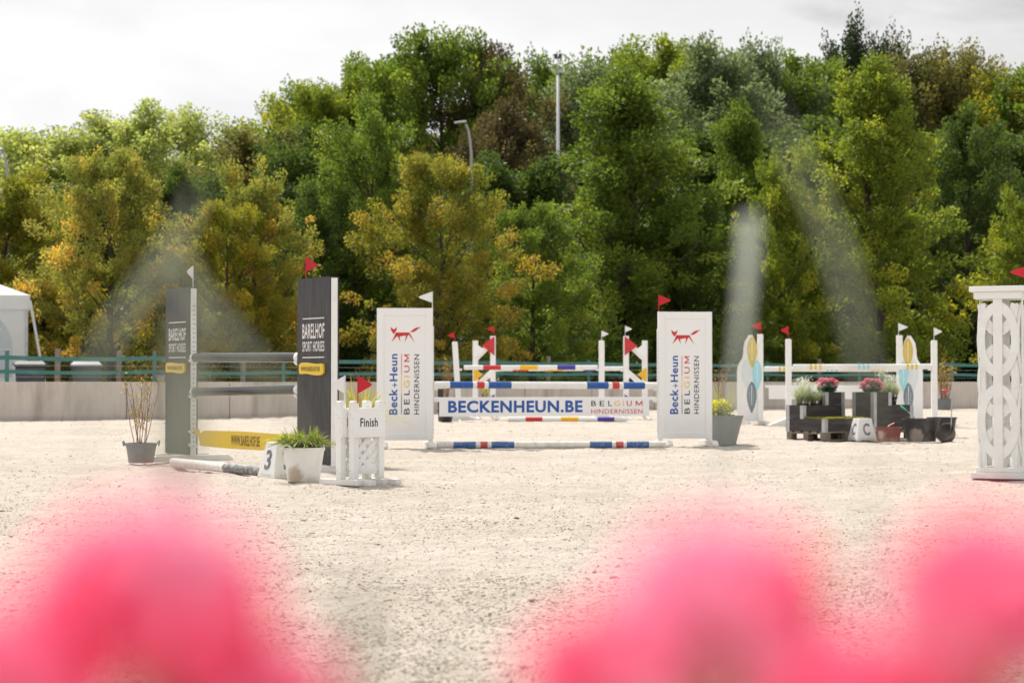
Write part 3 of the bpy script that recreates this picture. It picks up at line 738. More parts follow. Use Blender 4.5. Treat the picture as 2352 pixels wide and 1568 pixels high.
stripes_pole('jump_pole', gp0, gp0 + gdir * 2.95, .048, [(1.40, 2.95, 1)], [WHITE_OLD, BLACK_OLD], 'scuffed white and black pole lying on the sand before the black wings')
def wavy_plank():
    root = thing('jump_plank', 'wavy yellow plank lettered WWW.BARELHOF.BE hung low between the black wings', 'plank', A0 + dv * .04, rzA)
    L = LB - .07; n = 40
    top = lambda s: .352 - .005 * math.cos(s * 2 * PI * 1.1) - (.05 * (1 - s / .04) if s < .04 else 0) - (.05 * (s - .96) / .04 if s > .96 else 0)
    bot = lambda s: .172 + .004 * math.cos(s * 2 * PI * 1.1 + .4)
    poly = [(.0, .36), (.09, .362)] + [(.14 + (L - .28) * i / n, top(i / n)) for i in range(n + 1)] + [(L - .09, .362), (L, .36), (L, .30), (L - .1, .29)]
    poly += [(.16 + (L - .32) * i / n, bot(i / n)) for i in range(n, -1, -1)] + [(.10, .29), (0, .30)]
    mb = MB(); mb.prism(poly, -.013, .013); mb.obj('board', YPLANK, root, bevel=0.004)
    def s_at(px):
        t = (px - CX) / F; o = A0 + dv * .04; return (t * o.y - o.x) / (dv.x - t * dv.y)
    lettering(root, 'WWW.BARELHOF.BE', s_at(534), s_at(600), .205, .315, -.013, LETTER_DIM, bold=0.022)
wavy_plank()

# --- number blocks
def number_block(label, char, x, y, rz=R(27)):
    d = D(y); root = thing('number_block', label, 'number block', (X(x, d), d, 0), rz, 'white lettered marker blocks')
    w0, w1, h = .165, .10, .335; mb = MB()
    vs = [(-w0, -w0, .012), (w0, -w0, .012), (w0, w0, .012), (-w0, w0, .012), (-w1, -w1, h), (w1, -w1, h), (w1, w1, h), (-w1, w1, h)]
    mb.add(vs, [(3, 2, 1, 0), (4, 5, 6, 7), (0, 1, 5, 4), (1, 2, 6, 5), (2, 3, 7, 6), (3, 0, 4, 7)])
    mb.obj('body', WPLASTIC2, root, bevel=0.008)
    mb = MB(); g = .012
    for sx_ in (-1, 1):
        for sy_ in (-1, 1): mb.box(sx_ * .13 - .03, sx_ * .13 + .03, sy_ * .13 - .03, sy_ * .13 + .03, 0, .0115)
    mb.obj('foot', WPLASTIC2, root)
    def slope(out, rot):
        z = out[:, 2]; half = w0 + (w1 - w0) * (z - .012) / (h - .012)
        yy = -half - .002
        c, s = math.cos(rot), math.sin(rot)
        return np.stack([out[:, 0] * c - yy * s, out[:, 0] * s + yy * c, z], 1)
    for rot in (0, -PI / 2, PI / 2):
        lettering(root, char, -.055, .055, .085, .265, 0, LETTER_G, bold=0.03, xf=lambda o, r=rot: slope(o, r))
        mb = MB(); ring = []
        zz0, zz1, hw = .03, .05, .1
        hh = lambda z: w0 + (w1 - w0) * (z - .012) / (h - .012) + .001
        c, s = math.cos(rot), math.sin(rot)
        P = [(-hw, zz0), (hw, zz0), (hw, zz1), (-hw, zz1)]
        vs = [(px * c + hh(pz) * s, px * s - hh(pz) * c, pz) for px, pz in P]
        mb.add(vs, [(0, 1, 2, 3)]); mb.obj('foot_slot', SHADEW, root)
    return root
WPLASTIC2 = mat('block_plastic', (0.79, 0.79, 0.79), 0.4, 0.03, 3, dirt=(0.45, 0.38, 0.3), damt=0.35, dscale=5, lowdirt=0.07)
SHADEW = mat('slot_shade_white', (0.62, 0.61, 0.58), 0.6, 0.05, 8)  # duller white puts the shade of the slot into a flat strip
number_block('white sloping block marked 3 standing left of the white flower pot', '3', 647, 1099, R(35))
number_block('white sloping block marked C in front of the black planter boxes', 'C', 1980, 1012, R(17))

# --- plants in pots
def blades(name, n, h, spread, lean, w, m, parent, rng, base_r=.08, z0=0.0, droop=.5, segs=5, taper=True):
    az = rng.uniform(0, 2 * PI, n); ln = rng.uniform(.05, lean, n); hh = h * rng.uniform(.55, 1.1, n)
    b = np.stack([np.cos(az) * base_r * rng.uniform(0, 1, n), np.sin(az) * base_r * rng.uniform(0, 1, n), np.full(n, z0)], 1)
    az2 = az + rng.normal(0, .6, n); dirh = np.stack([np.cos(az2), np.sin(az2), np.zeros(n)], 1)
    fa = rng.uniform(0, PI, n); side = np.stack([np.cos(fa), np.sin(fa), np.zeros(n)], 1)
    pts = []
    for i in range(segs + 1):
        t = i / segs
        p = b + dirh * (ln * (t ** 1.6) * spread)[:, None] + np.array([0, 0, 1.0]) * (hh * (t - droop * (ln / lean) * t ** 2.4))[:, None]
        pts.append(p)
    Q = []; hue = rng.uniform(0, 1, n); H = []
    for i in range(segs):
        t0, t1 = i / segs, (i + 1) / segs
        w0 = w * (1 - (t0 ** 2) * .9) * .5; w1 = w * (1 - (t1 ** 2) * .97) * .5
        Q.append(np.stack([pts[i] - side * w0, pts[i] + side * w0, pts[i + 1] + side * w1, pts[i + 1] - side * w1], 1)); H.append(np.clip(hue * .7 + t1 * .3, 0, 1))
    o = quads(name, np.concatenate(Q), m, parent, np.concatenate(H)); return o
def bush(name, n, r, zc, L, m, parent, rng, flat=1.0, cen=(0, 0)):
    c = unit(rng.normal(size=(n, 3))) * (rng.uniform(0, 1, (n, 1)) ** .4) * r; c[:, 2] *= flat
    ax = unit(c * 1.2 + rng.normal(size=(n, 3)) * r * .5 + np.array([0, 0, r * .3]))
    c += np.array([cen[0], cen[1], zc])
    return quads(name, leaf_quads(c, ax, L * rng.uniform(.6, 1.2, n), L * .55, rng), m, parent, rng.uniform(0, 1, n))
def pot(root, r0, r1, h, m, rim=.008, handles=None, n=32, oval=1.0, name='pot', soil=True, hm=None):
    mb = MB(); t = .007
    mb.lathe([(0.001, .0), (r0, .0), (r0 + (r1 - r0) * .5, h * .5), (r1, h - .02), (r1 + rim, h - .018), (r1 + rim, h), (r1 - t, h), (r0 + (r1 - r0) * .8 - t, h * .8), (r0 * .9, .02), (0.001, .02)], n, 0, 1, oval)
    o = mb.obj(name, m, root, smooth=True)
    md = o.modifiers.new('edges', 'EDGE_SPLIT'); md.split_angle = R(40)
    if soil:
        mb = MB(); rr = r0 + (r1 - r0) * .85 - t; mb.lathe([(0.001, h * .88), (rr * .5, h * .9), (rr, h * .86)], n, 0, 1, oval); mb.obj('soil', SOIL, root, smooth=True)
    if handles:
        for a in handles:
            mb = MB(); c, s = math.cos(a), math.sin(a); pts = []
            for i in range(9):
                q = PI * i / 8; k = math.cos(q) * .062; u = math.sin(q)
                pts.append((c * (r1 + rim + .004) - s * k + c * .02 * u, (s * (r1 + rim + .004) + c * k + s * .02 * u) * oval, h - .03 + u * .055))
            mb.tube(pts, .0085, 8); mb.obj('handle', hm or m, root, smooth=True)

rng = np.random.default_rng(21)
# white pot beside the 3 block
def white_pot():
    d = 17.6; root = thing('flower_pot', 'brown-stained white pot of spiky green and reddish leaves before the tall black wing', 'potted plant', (X(698, d), d, 0), 0, 'potted plants on the sand')
    pot(root, .142, .182, .30, WPLASTIC, handles=(-PI * .72, PI * .28), rim=.006)
    blades('strap_leaves', 560, .26, 1.0, .33, .016, G_STRAP, root, rng, .13, .27, .95)
    blades('flower_stalks', 26, .30, 1.0, .14, .004, mat('brown_stalk', (.16, .08, .05), .8), root, rng, .08, .26, .3)
    o = blades('broad_leaves', 30, .27, 1.3, .22, .045, G_BROAD, root, rng, .03, .27, .75); o.location = (-.12, -.04, 0)
    blades('long_leaves', 16, .2, 1.2, .34, .034, G_BROAD, root, rng, .05, .27, .8)
white_pot()
# shrub in a zinc tub at the left
def twig_shrub(label, x, y, r0, r1, h, Hs, nst, m, lean=.16, leafn=260, dd=None, lm=None, zrange=(.25, 1), potm=None, leaf=.03, tw=.0045):
    d = dd or D(y); root = thing('potted_shrub', label, 'potted shrub', (X(x, d), d, 0), 0, 'twiggy shrubs in tubs')
    pot(root, r0, r1, h, potm or ZINC, handles=(PI * 1.02, -PI * .02) if potm is None else None)
    rr = random.Random(int(x)); mb = MB(); tips = []
    for i in range(nst):
        a = rr.uniform(0, 2 * PI); b0 = rr.uniform(.02, r0 * .6); L = Hs * rr.uniform(.6, 1.0); p = Vector((math.cos(a) * b0, math.sin(a) * b0, h * .85)); pts = [p.copy()]
        dr = Vector((math.cos(a) * lean * rr.uniform(.3, 1.3), math.sin(a) * lean * rr.uniform(.3, 1.3), 1)).normalized()
        k = 9
        for j in range(k):
            dr = (dr + Vector((rr.gauss(0, .05), rr.gauss(0, .05), .02))).normalized(); p = p + dr * L / k; pts.append(p.copy())
            if j > 1:
                tips.append(p.copy())
                if rr.random() < .75:
                    q = [p.copy()]; d2 = (dr + Vector((rr.gauss(0, .5), rr.gauss(0, .5), .1))).normalized(); pp = p.copy(); l2 = L * rr.uniform(.08, .22)
                    for _ in range(3): d2 = (d2 + Vector((rr.gauss(0, .15), rr.gauss(0, .15), .08))).normalized(); pp = pp + d2 * l2 / 3; q.append(pp.copy()); tips.append(pp.copy())
                    mb.tube(q, [tw * .5, tw * .4, tw * .35, tw * .2], 4)
        mb.tube(pts, [tw * (1.1 - .75 * j / k) for j in range(k + 1)], 5)
    mb.obj('stems', TWIG, root)
    T = np.array(tips); idx = rng.integers(0, len(T), leafn); zz = T[idx, 2]; c = T[idx] + rng.normal(0, .022, (leafn, 3))
    keep = (zz > h + (Hs) * zrange[0] * .3) & (zz < h + Hs * zrange[1]); c = c[keep]
    ax = unit(rng.normal(size=c.shape) + np.array([0, 0, -.3]))
    quads('leaves', leaf_quads(c, ax, leaf, leaf * .6, rng), lm or G_DRY, root, rng.uniform(0, 1, len(c)))
    return root
twig_shrub('bare reddish shrub with few yellow leaves in a grey two-handled tub', 325, 1062, .135, .165, .215, .92, 12, None, lean=.2, leafn=230, zrange=(0, .85))

# --- finish stands
def finish_stand(label, x, y, flagm, flag_x, side, fang):
    root = thing('finish_stand', label, 'finish marker', (x, y, 0), R(46.2), 'white finish stands')
    H, sep, p = .717, .295, .03
    for px, nm in ((0, 'post'), (sep, 'post')):
        mb = MB(); mb.box(px - p, px + p, -p, p, .05, H - .012); mb.add([(px - p, -p, H - .012), (px + p, -p, H - .012), (px + p, p, H - .012), (px - p, p, H - .012),
            (px - p * .75, -p * .75, H), (px + p * .75, -p * .75, H), (px + p * .75, p * .75, H), (px - p * .75, p * .75, H)],
            [(4, 5, 6, 7), (0, 1, 5, 4), (1, 2, 6, 5), (2, 3, 7, 6), (3, 0, 4, 7)])
        mb.obj(nm, WHITE, root, bevel=0.002)
        mb = MB(); foot_bar(mb, px, 0, .50, .065, .05, PI / 2, 0, .008); mb.obj('foot', WHITE, root, bevel=0.005)
        mb = MB()
        for zz in (.60, .57, .12, .10):
            mb.tube([(px - p - .001, .012 * (1 if zz in (.6, .12) else -1), zz), (px - p + .002, .012 * (1 if zz in (.6, .12) else -1), zz)], .0035, 8)
        mb.obj('screw', BPLASTIC, root)
    for yy in (-p - .013, p + .001):
        mb = MB(); mb.box(.0 - .028, sep + .028, yy, yy + .012, .405, .655); bo = mb.obj('sign_board', WHITE_CLEAN, root, bevel=0.002)
        if yy < 0:
            lettering(bo, 'Finish', .035, .235, .495, .57, yy, LETTER_K, bold=0.018)
            mb = MB()
            for a in (.0, sep):
                for b in (.43, .63): mb.tube([(a, yy - .001, b), (a, yy + .002, b)], .003, 8)
            mb.obj('screw', GALV, bo)
    # lattice of crossed slats between the posts
    mb = MB(); z0, z1 = .155, .404; x0, x1 = p, sep - p; Wd = x1 - x0
    for j in range(-3, 6):
        for sgn, yy in ((1, -.006), (-1, .002)):
            s0 = x0 + j * .105; pts = []
            a = (s0, z0) if sgn > 0 else (s0 + (z1 - z0), z0); L = (z1 - z0)
            pl = []
            for (u, v) in ((-.030, 0), (.030, 0), (.030 + sgn * L, L), (-.030 + sgn * L, L)):
                pl.append((a[0] + u, z0 + v))
            # clip to the opening
            def clip(poly, ax, lim, keep_less):
                out = []
                for i in range(len(poly)):
                    A, B = poly[i], poly[(i + 1) % len(poly)]
                    ia = (A[ax] <= lim) if keep_less else (A[ax] >= lim); ib = (B[ax] <= lim) if keep_less else (B[ax] >= lim)
                    if ia: out.append(A)
                    if ia != ib:
                        t = (lim - A[ax]) / (B[ax] - A[ax]); out.append((A[0] + (B[0] - A[0]) * t, A[1] + (B[1] - A[1]) * t))
                return out
            pl = clip(clip(pl, 0, x0, False), 0, x1, True)
            if len(pl) >= 3:
                m1 = MB(); m1.prism(pl, yy, yy + .007); m1.obj('lattice_slat', WHITE, root)
    mb = MB(); mb.box(p, sep - p, -.012, .012, .09, .152); mb.obj('rail', WHITE, root, bevel=0.003)
    fx = flag_x * sep
    flag(root, fx + p * .5, -p - .004, H - .02, H + .215, .122, flagm, side, ang=fang, h=.155)
    return root
fs1 = (X(813, 16.95), 16.95)
finish_stand('front white stand reading Finish with a red flag', fs1[0], fs1[1], FLAG_RED, 0, 1, R(-40))
finish_stand('white finish stand tucked behind the front one, with a white flag', fs1[0] - .112, fs1[1] + .02, FLAG_WHITE, 0, -1, R(-40))

# grass pot behind the finish stands
def grass_pot(label, x, dd, r0, r1, h, potm, n, gh, lean, w, m, group='potted plants on the sand', z=0.0, extra=None, cat='potted plant', name='potted_grass', droop=.6, base=None):
    root = thing(name, label, cat, (X(x, dd), dd, z), 0, group)
    pot(root, r0, r1, h, potm)
    blades('grass_leaves', n, gh, 1.0, lean, w, m, root, rng, base or r0 * .7, h * .85, droop)
    if extra: extra(root, h)
    return root
grass_pot('yellow-green arching grass in a pale pot behind the finish stands', 826, 20.3, .13, .17, .27, WHITE, 300, .80, .60, .017, G_STRAP2, droop=.75)
def yellow_flowers(root, h):
    bush('blooms', 420, .15, h + .13, .05, G_YEL, root, rng, .7, (-.02, -.08)); bush('leaves', 160, .2, h + .06, .07, G_STRAP, root, rng, .5, (0, 0))
grass_pot('large grey tapered pot of yellow flowers and tall dry grass right of the fox wing', 1657, 27.88, .20, .30, .405, GPLASTIC, 80, .70, .34, .006, G_STRAP2, extra=yellow_flowers, name='flower_pot')

# --- far oxer with coloured triangles
dF, dK = 44.6, 46.6
def oxer_post(x, topy, d, fm, side, label, tilt=0.0, feet=4, group='single jump posts', flag_ang=0.0, wpx=13, fh=.145):
    root = thing('jump_post', label, 'jump post', (X(x, d), d, 0), 0, group)
    root.rotation_euler = (0, tilt, 0)
    zt = Z(topy, d); w = wpx / F * d / 2
    mb = MB(); mb.box(-w, w, -w * .8, w * .8, .04, zt - .012); mb.box(-w * .8, w * .8, -w * .6, w * .6, zt - .0115, zt); mb.obj('post', WHITE, root, bevel=0.006)
    mb = MB(); z = .2
    while z < zt - .12:
        for sx_ in (-1, 1): mb.box(sx_ * (w + .0004) - .0006, sx_ * (w + .0004) + .0006, -.007, .007, z, z + .014)
        z += .05
    mb.obj('track_hole', BPLASTIC, root)['kind'] = 'stuff'
    for a in (R(25), R(-25), R(155), R(205)):
        mb = MB(); M = Matrix.Rotation(a, 4, 'Z')
        mb.prism([(w * .7, 0), (.46, 0), (.46, .025), (w * .7, .16)], -.035, .035, 0, M); mb.obj('foot', WHITE, root, bevel=0.005)
    flag(root, 0, 0, zt, zt + fh * 1.5, .16, fm, side, ang=flag_ang, h=fh)
    return root
R1 = oxer_post(1056, 784, dF, FLAG_RED, -1, 'leaning white post with a red flag, left end of the triangle oxer', tilt=R(-3.6))
R2 = oxer_post(1381.8, 781.5, dF, FLAG_WHITE, 1, 'single white post with a white flag, right front of the triangle oxer')
def tri_wing(xo, xi, d, fm, side, label):
    """xo outer post, xi inner tall post with flag"""
    root = thing('jump_wing', label, 'jump wing', (X(xi, d), d, 0), 0, 'triangle wings')
    w = .065; dx = X(xo, d) - X(xi, d); zi, zo = Z(771.5, d), Z(782, d); s = 1 if dx > 0 else -1
    for px, zt in ((0, zi), (dx, zo)):
        mb = MB(); mb.box(px - w, px + w, -.04, .04, .04, zt); mb.obj('post', WHITE, root, bevel=0.008)
        for a in (R(75), R(-75)):
            mb = MB(); M = Matrix.Translation((px, 0, 0)) @ Matrix.Rotation(a, 4, 'Z')
            mb.prism([(.02, 0), (.42, 0), (.42, .025), (.02, .12)], -.035, .035, 0, M); mb.obj('foot', WHITE, root, bevel=0.005)
    mb = MB(); zz = .2
    while zz < zi - .1: mb.box(-s * (w + .0004) - .0006, -s * (w + .0004) + .0006, -.007, .007, zz, zz + .014); zz += .05
    mb.obj('track_hole', BPLASTIC, root)['kind'] = 'stuff'
    ad = abs(dx) + w
    def tri(z0, z1, inner, m, y, nm):
        # triangle based on the inner (or outer) post pointing to the other
        bx = s * (-w * .1) if inner else dx - s * (-w * .1)
        bx = (-s * w * .55) if inner else dx + s * w * .55
        tx = bx + (s if inner else -s) * (z1 - z0) * .66
        mb = MB(); mb.prism([(bx, z0), (bx, z1), (tx, (z0 + z1) / 2)], y - .011, y); mb.obj(nm, m, root, bevel=0.003)
    zt = lambda y: Z(y, d)
    tri(zt(816), zt(772), True, RED, -.056, 'red_triangle')
    tri(zt(824), zt(785), False, WHITE_CLEAN, -.043, 'white_triangle')
    # white brace boards behind the triangles
    mb = MB(); mb.prism([(0, zt(793)), (0, zt(775)), (dx, zt(815)), (dx, zt(833))], -.01, .01); mb.obj('brace', WHITE, root, bevel=0.003)
    tri(zt(876), zt(844), False, YELLOW, -.056, 'yellow_triangle'); tri(zt(877), zt(843), True, WHITE_CLEAN, -.043, 'white_triangle')
    mb = MB(); mb.prism([(0, zt(860)), (0, zt(843)), (dx, zt(880)), (dx, zt(897))], -.01, .01); mb.obj('brace', WHITE, root, bevel=0.003)
    tri(zt(935), zt(905), True, VIOLET, -.056, 'violet_triangle')
    flag(root, s * -.02, 0, zi, zi + .24, .16, fm, side, h=.15)
    return root
T1 = tri_wing(1092, 1132.3, dK, FLAG_RED, -1, 'white wing with red and yellow triangles, behind the leaning post')
T2 = tri_wing(1481, 1438, dK, FLAG_WHITE, 1, 'white wing with red and yellow triangles, close left of the right fox wing')
def sp(name, xa, xb, ya, yb, d0, d1, r, bands, mats, label, ground=False):
    a = Vector((X(xa, d0), d0, r if ground else Z(ya, d0))); b = Vector((X(xb, d1), d1, r if ground else Z(yb, d1)))
    return stripes_pole(name, a, b, r, band_px(bands, xa, xb, (b - a).length), mats, label)
ox_m = [WHITE_POLE, RED, YELLOW, VIOLET]
sp('jump_pole', 1066, 1372, 843.7, 843.7, dF, dF, .053, [(1109.7, 1150.5, 1), (1194, 1235, 2), (1280, 1321.5, 3)], ox_m, 'front pole of the triangle oxer, white with red, yellow and violet bands')
sp('jump_pole', 1139, 1431, 847.2, 846.2, dK, dK, .053, [(1178, 1214, 1), (1256, 1294, 2), (1340, 1378, 3)], ox_m, 'rear pole of the triangle oxer, partly hidden behind the front pole')
sp('jump_pole', 1167, 1440, 0, 0, 44.0, 44.0, .05, [(1206.8, 1245.8, 1), (1288.5, 1328.7, 2), (1372, 1411, 3)], ox_m, 'white, red and yellow pole on the sand below the triangle oxer', True)
cup(R2, -.066, 0, Z(850, dF), -1, .05); cup(R1, .066, 0, Z(850, dF), 1, .05); cup(T2, -.07, 0, Z(852, dK), -1, .05); cup(T1, .07, 0, Z(852, dK), 1, .05)

# --- leaf oxer (right)
dP, dQ = 39.8, 41.6
P1 = oxer_post(1811, 778, dP, FLAG_RED, -1, 'white post with a red flag standing just left of the black planter boxes', group='single jump posts', fh=.17)
P2 = oxer_post(2145.5, 781, dP, FLAG_WHITE, 1, 'white post with a white flag standing right of the black planter boxes', group='single jump posts', fh=.17)
def leaf_wing(x_post, mirror, topy, fm, side, label):
    d = dQ; root = thing('jump_wing', label, 'jump wing', (X(x_post, d), d, 0), 0, 'wings painted with leaves')
    k = .1831 / F * d; s = -1 if mirror else 1
    px = lambda a: (a - 441) * k * s
    pz = lambda b: Z(735 + b * .1831, d) + (0 if not mirror else -.025)
    w = 36 * k
    mb = MB(); mb.box(-w, w, -.045, .045, .04, pz(175)); mb.obj('post', WHITE, root, bevel=0.006)
    mb = MB(); zz = .2
    while zz < pz(200):
        mb.box(s * (w + .0004) - .0006, s * (w + .0004) + .0006, -.007, .007, zz, zz + .014); zz += .05
    mb.obj('track_hole', BPLASTIC, root)['kind'] = 'stuff'
    out = [(150, 1265), (150, 640), (160, 580), (185, 525), (215, 478), (227, 420), (230, 350), (245, 270), (275, 220), (305, 175), (318, 200), (335, 175), (368, 235), (392, 295), (404, 345), (404, 1265)]
    mb = MB(); mb.prism([(px(a), pz(b)) for a, b in out], -.012, .012); mb.obj('panel', WHITE_CLEAN, root, bevel=0.002)
    def lens(cx, t, b, hw, m, nm, y=-.012):
        pts = []; n = 14
        for i in range(n + 1):
            u = i / n; ww = hw * (math.sin(PI * u ** .82) ** .85 if 0 < u < 1 else 0); pts.append((cx + ww, t + (b - t) * u))
        for i in range(n - 1, 0, -1):
            u = i / n; ww = hw * (math.sin(PI * u ** .82) ** .85); pts.append((cx - ww, t + (b - t) * u))
        mb = MB(); mb.prism([(px(a), pz(q)) for a, q in pts], y - .004, y - .0005); o = mb.obj(nm, m, root)
        mb = MB(); h = (b - t); mb.prism([(px(cx - 4), pz(t + h * .12)), (px(cx + 4), pz(t + h * .12)), (px(cx + 3), pz(t + h * .75)), (px(cx - 3), pz(t + h * .75))], y - .006, y - .0045); mb.obj('midrib', WHITE_CLEAN, o)
        mb = MB()
        for q in (-.5, .5):
            mb.prism([(px(cx + q * hw - 1.2), pz(t + h * .32)), (px(cx + q * hw + 1.2), pz(t + h * .32)), (px(cx + q * hw * .6 + 1), pz(t + h * .72)), (px(cx + q * hw * .6 - 1), pz(t + h * .72))], y - .006, y - .0045)
        mb.obj('vein', WHITE_CLEAN, o)
    lens(336, 200, 605, 64, MUSTARD, 'yellow_leaf'); lens(265, 480, 870, 62, PBLUE, 'faint_leaf')
    lens(332, 765, 1170, 62, SLATE, 'grey_leaf')
    # the blue leaf laps over the post
    lens(399, 500, 885, 60, LBLUE, 'blue_leaf', -.046)
    mb = MB(); mb.prism([(px(404), pz(500)), (px(404), pz(885)), (px(345), pz(700))], -.045, -.0125); mb.obj('leaf_packing', WHITE_CLEAN, root)
    for cxp in (205, 441):
        mb = MB(); M = Matrix.Translation((px(cxp), 0, 0))
        foot_bar(mb, px(cxp), 0, .7, .08, .07, PI / 2 + R(20)); mb.obj('foot', WHITE, root, bevel=0.005)
        mb = MB(); mb.box(px(cxp) - .03, px(cxp) + .03, -.02, .02, .06, pz(1262)); mb.obj('leg', WOODG, root)
    flag(root, px(455) * s * 0 + .02 * s, 0, pz(175), pz(175) + .255, .2, fm, side, h=.17)
    return root
LW1 = leaf_wing(1746, False, 767, FLAG_RED, -1, 'leaf-painted wing right of the grey flower pot, its yellow leaf on top, red flag')
LW2 = leaf_wing(2066, True, 770, FLAG_WHITE, 1, 'leaf-painted wing half hidden behind the grasses, with a white flag')
lf_m = [WHITE_POLE, MUSTARD, LBLUE]
three = lambda a, b, c: [(a, a + (b - a) * .22, c), (a + (b - a) * .39, a + (b - a) * .61, c), (a + (b - a) * .78, b, c)]
sp('jump_pole', 1822, 2138, 842.5, 841.5, dP, dP, .056, three(1859, 1886, 1) + three(1970, 1996, 2) + three(2081, 2107, 1), lf_m, 'front white pole with triple mustard and pale blue rings above the pink flowers')
sp('jump_pole', 1755, 2056, 847, 847.5, dQ, dQ, .056, three(1788, 1813, 1) + three(1897, 1923, 2) + three(2003, 2028, 1), lf_m, 'rear white pole with triple rings running behind the front one')
cup(P1, .066, 0, Z(849, dP), 1, .05); cup(P2, -.066, 0, Z(849, dP), -1, .05)
cup(LW1, .066, 0, Z(852, dQ), 1, .05); cup(LW2, -.066, 0, Z(852, dQ), -1, .05)
# white plank of the rear element
mb = MB(); xa_, xb_ = X(1757, dQ), X(2052, dQ); z1_, z0_ = Z(884.3, dQ), Z(916, dQ); L_ = xb_ - xa_
mb.prism([(0.08, z0_), (L_ - .08, z0_), (L_ - .08, z1_ - .05), (L_, z1_ - .05), (L_, z1_), (0, z1_), (0, z1_ - .05), (.08, z1_ - .05)], -.012, .012)
tag(mb.obj('jump_plank', WHITE_CLEAN, bevel=0.004, loc=(xa_, dQ, 0)), 'plain white plank behind the black planter boxes', 'plank')

# ---------------------------------------------------------------- planter boxes on pallets
th = R(36.5); C0 = Vector((X(1894, 29.44), 29.44, 0))
UV = lambda u, v, z=0: C0 + Vector((math.cos(th) * u - math.sin(th) * v, math.sin(th) * u + math.cos(th) * v, z))
def pallet(u0, u1, v0, v1, label):
    root = thing('pallet', label, 'pallet', UV(u0, v0), th, 'wooden pallets')
    L, Wd = u1 - u0, v1 - v0
    for i in range(3):
        y = (Wd - .1) * i / 2
        mb = MB(); mb.box(0, L, y, y + .1, 0.0, .02); mb.obj('bottom_board', PALLET, root, bevel=0.002)
        for j in range(3):
            x = (L - .12) * j / 2
            mb = MB(); mb.box(x, x + .12, y, y + .1, .0205, .10); mb.obj('block', PALLET, root, bevel=0.003)
    for j in range(3):
        x = (L - .12) * j / 2; mb = MB(); mb.box(x, x + .12, 0, Wd, .1005, .118); mb.obj('stringer_board', PALLET, root, bevel=0.002)
    for i in range(5):
        y = (Wd - .11) * i / 4; mb = MB(); mb.box(0, L, y, y + .11, .1185, .138); mb.obj('top_board', PALLET, root, bevel=0.002)
def collar(u0, u1, v0, v1, z0, label):
    root = thing('pallet_collar', label, 'planter box', UV(u0, v0, z0), th, 'black pallet collars stacked as planters')
    L, Wd, t, h = u1 - u0, v1 - v0, .02, .193
    for a in (0.0005, h / 2 + .0008):
        b = a + h / 2 - .0015
        for bb in ((t, L - t, 0, t), (t, L - t, Wd - t, Wd), (0, t, 0, Wd), (L - t, L, 0, Wd)):
            mb = MB(); mb.box(bb[0] + (.0005 if bb[0] == t else 0), bb[1] - (.0005 if bb[0] == t else 0), bb[2], bb[3], a, b); mb.obj('board', BLACKWOOD, root, bevel=0.002)
    for cx_, cy_ in ((0, 0), (L, 0), (0, Wd), (L, Wd)):
        mb = MB(); sx_ = 1 if cx_ == 0 else -1; sy_ = 1 if cy_ == 0 else -1; e = .003; w = .062
        mb.box(min(cx_ - sx_ * e, cx_ + sx_ * w), max(cx_ - sx_ * e, cx_ + sx_ * w), min(cy_ - sy_ * e, cy_ - sy_ * .0003), max(cy_ - sy_ * e, cy_ - sy_ * .0003), -.012, h - .004)
        mb.box(min(cx_ - sx_ * e, cx_ - sx_ * .0003), max(cx_ - sx_ * e, cx_ - sx_ * .0003), min(cy_, cy_ + sy_ * w), max(cy_, cy_ + sy_ * w), -.012, h - .004)
        mb.tube([(cx_ - sx_ * .004, cy_ - sy_ * .004, -.012), (cx_ - sx_ * .004, cy_ - sy_ * .004, h)], .006, 6)
        mb.obj('corner_hinge', GALV, root)
    return root
pallet(0, 1.0, 0, .8, 'weathered pallet carrying the left planter boxes'); pallet(1.04, 1.92, 0, .8, 'weathered pallet carrying the right planter boxes')
z1c, z2c, z3c = .1385, .334, .530
ca = collar(0, 1.0, 0, .8, z1c, 'lowest black planter box of the left stack, with moss on top')
collar(0, .88, .45, .80, z2c, 'middle black planter box of the left stack, holding the tall pale grass')
collar(.48, .88, .455, .795, z3c, 'small top planter box of the left stack, under the pink flowers')
collar(1.04, 1.92, 0, .8, z1c, 'lowest black planter box of the right stack, behind the red bucket')
collar(1.04, 1.90, .0, .43, z2c, 'middle black planter box of the right stack, carrying grass in black pots')
collar(1.04, 1.42, .0, .43, z3c, 'small top planter box of the right stack, under the pink flowers')
mb = MB(); mb.box(.022, .978, .022, .44, z1c + .10, z1c + .16, 0, Matrix.Translation(C0) @ Matrix.Rotation(th, 4, 'Z'))
so = mb.obj('soil_bed', SOIL); tag(so, 'dark soil filling the front of the lowest left planter box', 'soil')
nms = 5200; uu = rng.uniform(.03, .97, nms); vv = rng.uniform(.03, .43, nms)
cc = np.stack([C0.x + np.cos(th) * uu - np.sin(th) * vv, C0.y + np.sin(th) * uu + np.cos(th) * vv, z1c + .165 + .03 * vnoise(uu * 14, vv * 14, 8) + rng.uniform(0, .02, nms)], 1)
mo = quads('moss', leaf_quads(cc, unit(rng.normal(size=(nms, 3)) * .6 + np.array([0, 0, 1])), .035, .014, rng), G_SOD, None, rng.uniform(0, 1, nms))
tag(mo, 'yellow-green moss growing in the lowest left planter box', 'moss', kind='stuff')
for (u, v, z, lab) in ((.68, .62, z3c, 'l'), (1.22, .215, z3c, 'r')):
    mb = MB(); mb.box(-.17, .17, -.14, .14, .12, .165, 0, Matrix.Translation(UV(u, v, z)) @ Matrix.Rotation(th, 4, 'Z'))
    tag(mb.obj('soil_bed', SOIL), 'dark soil in the %s top planter box under pink flowers' % ('left' if lab == 'l' else 'right'), 'soil')

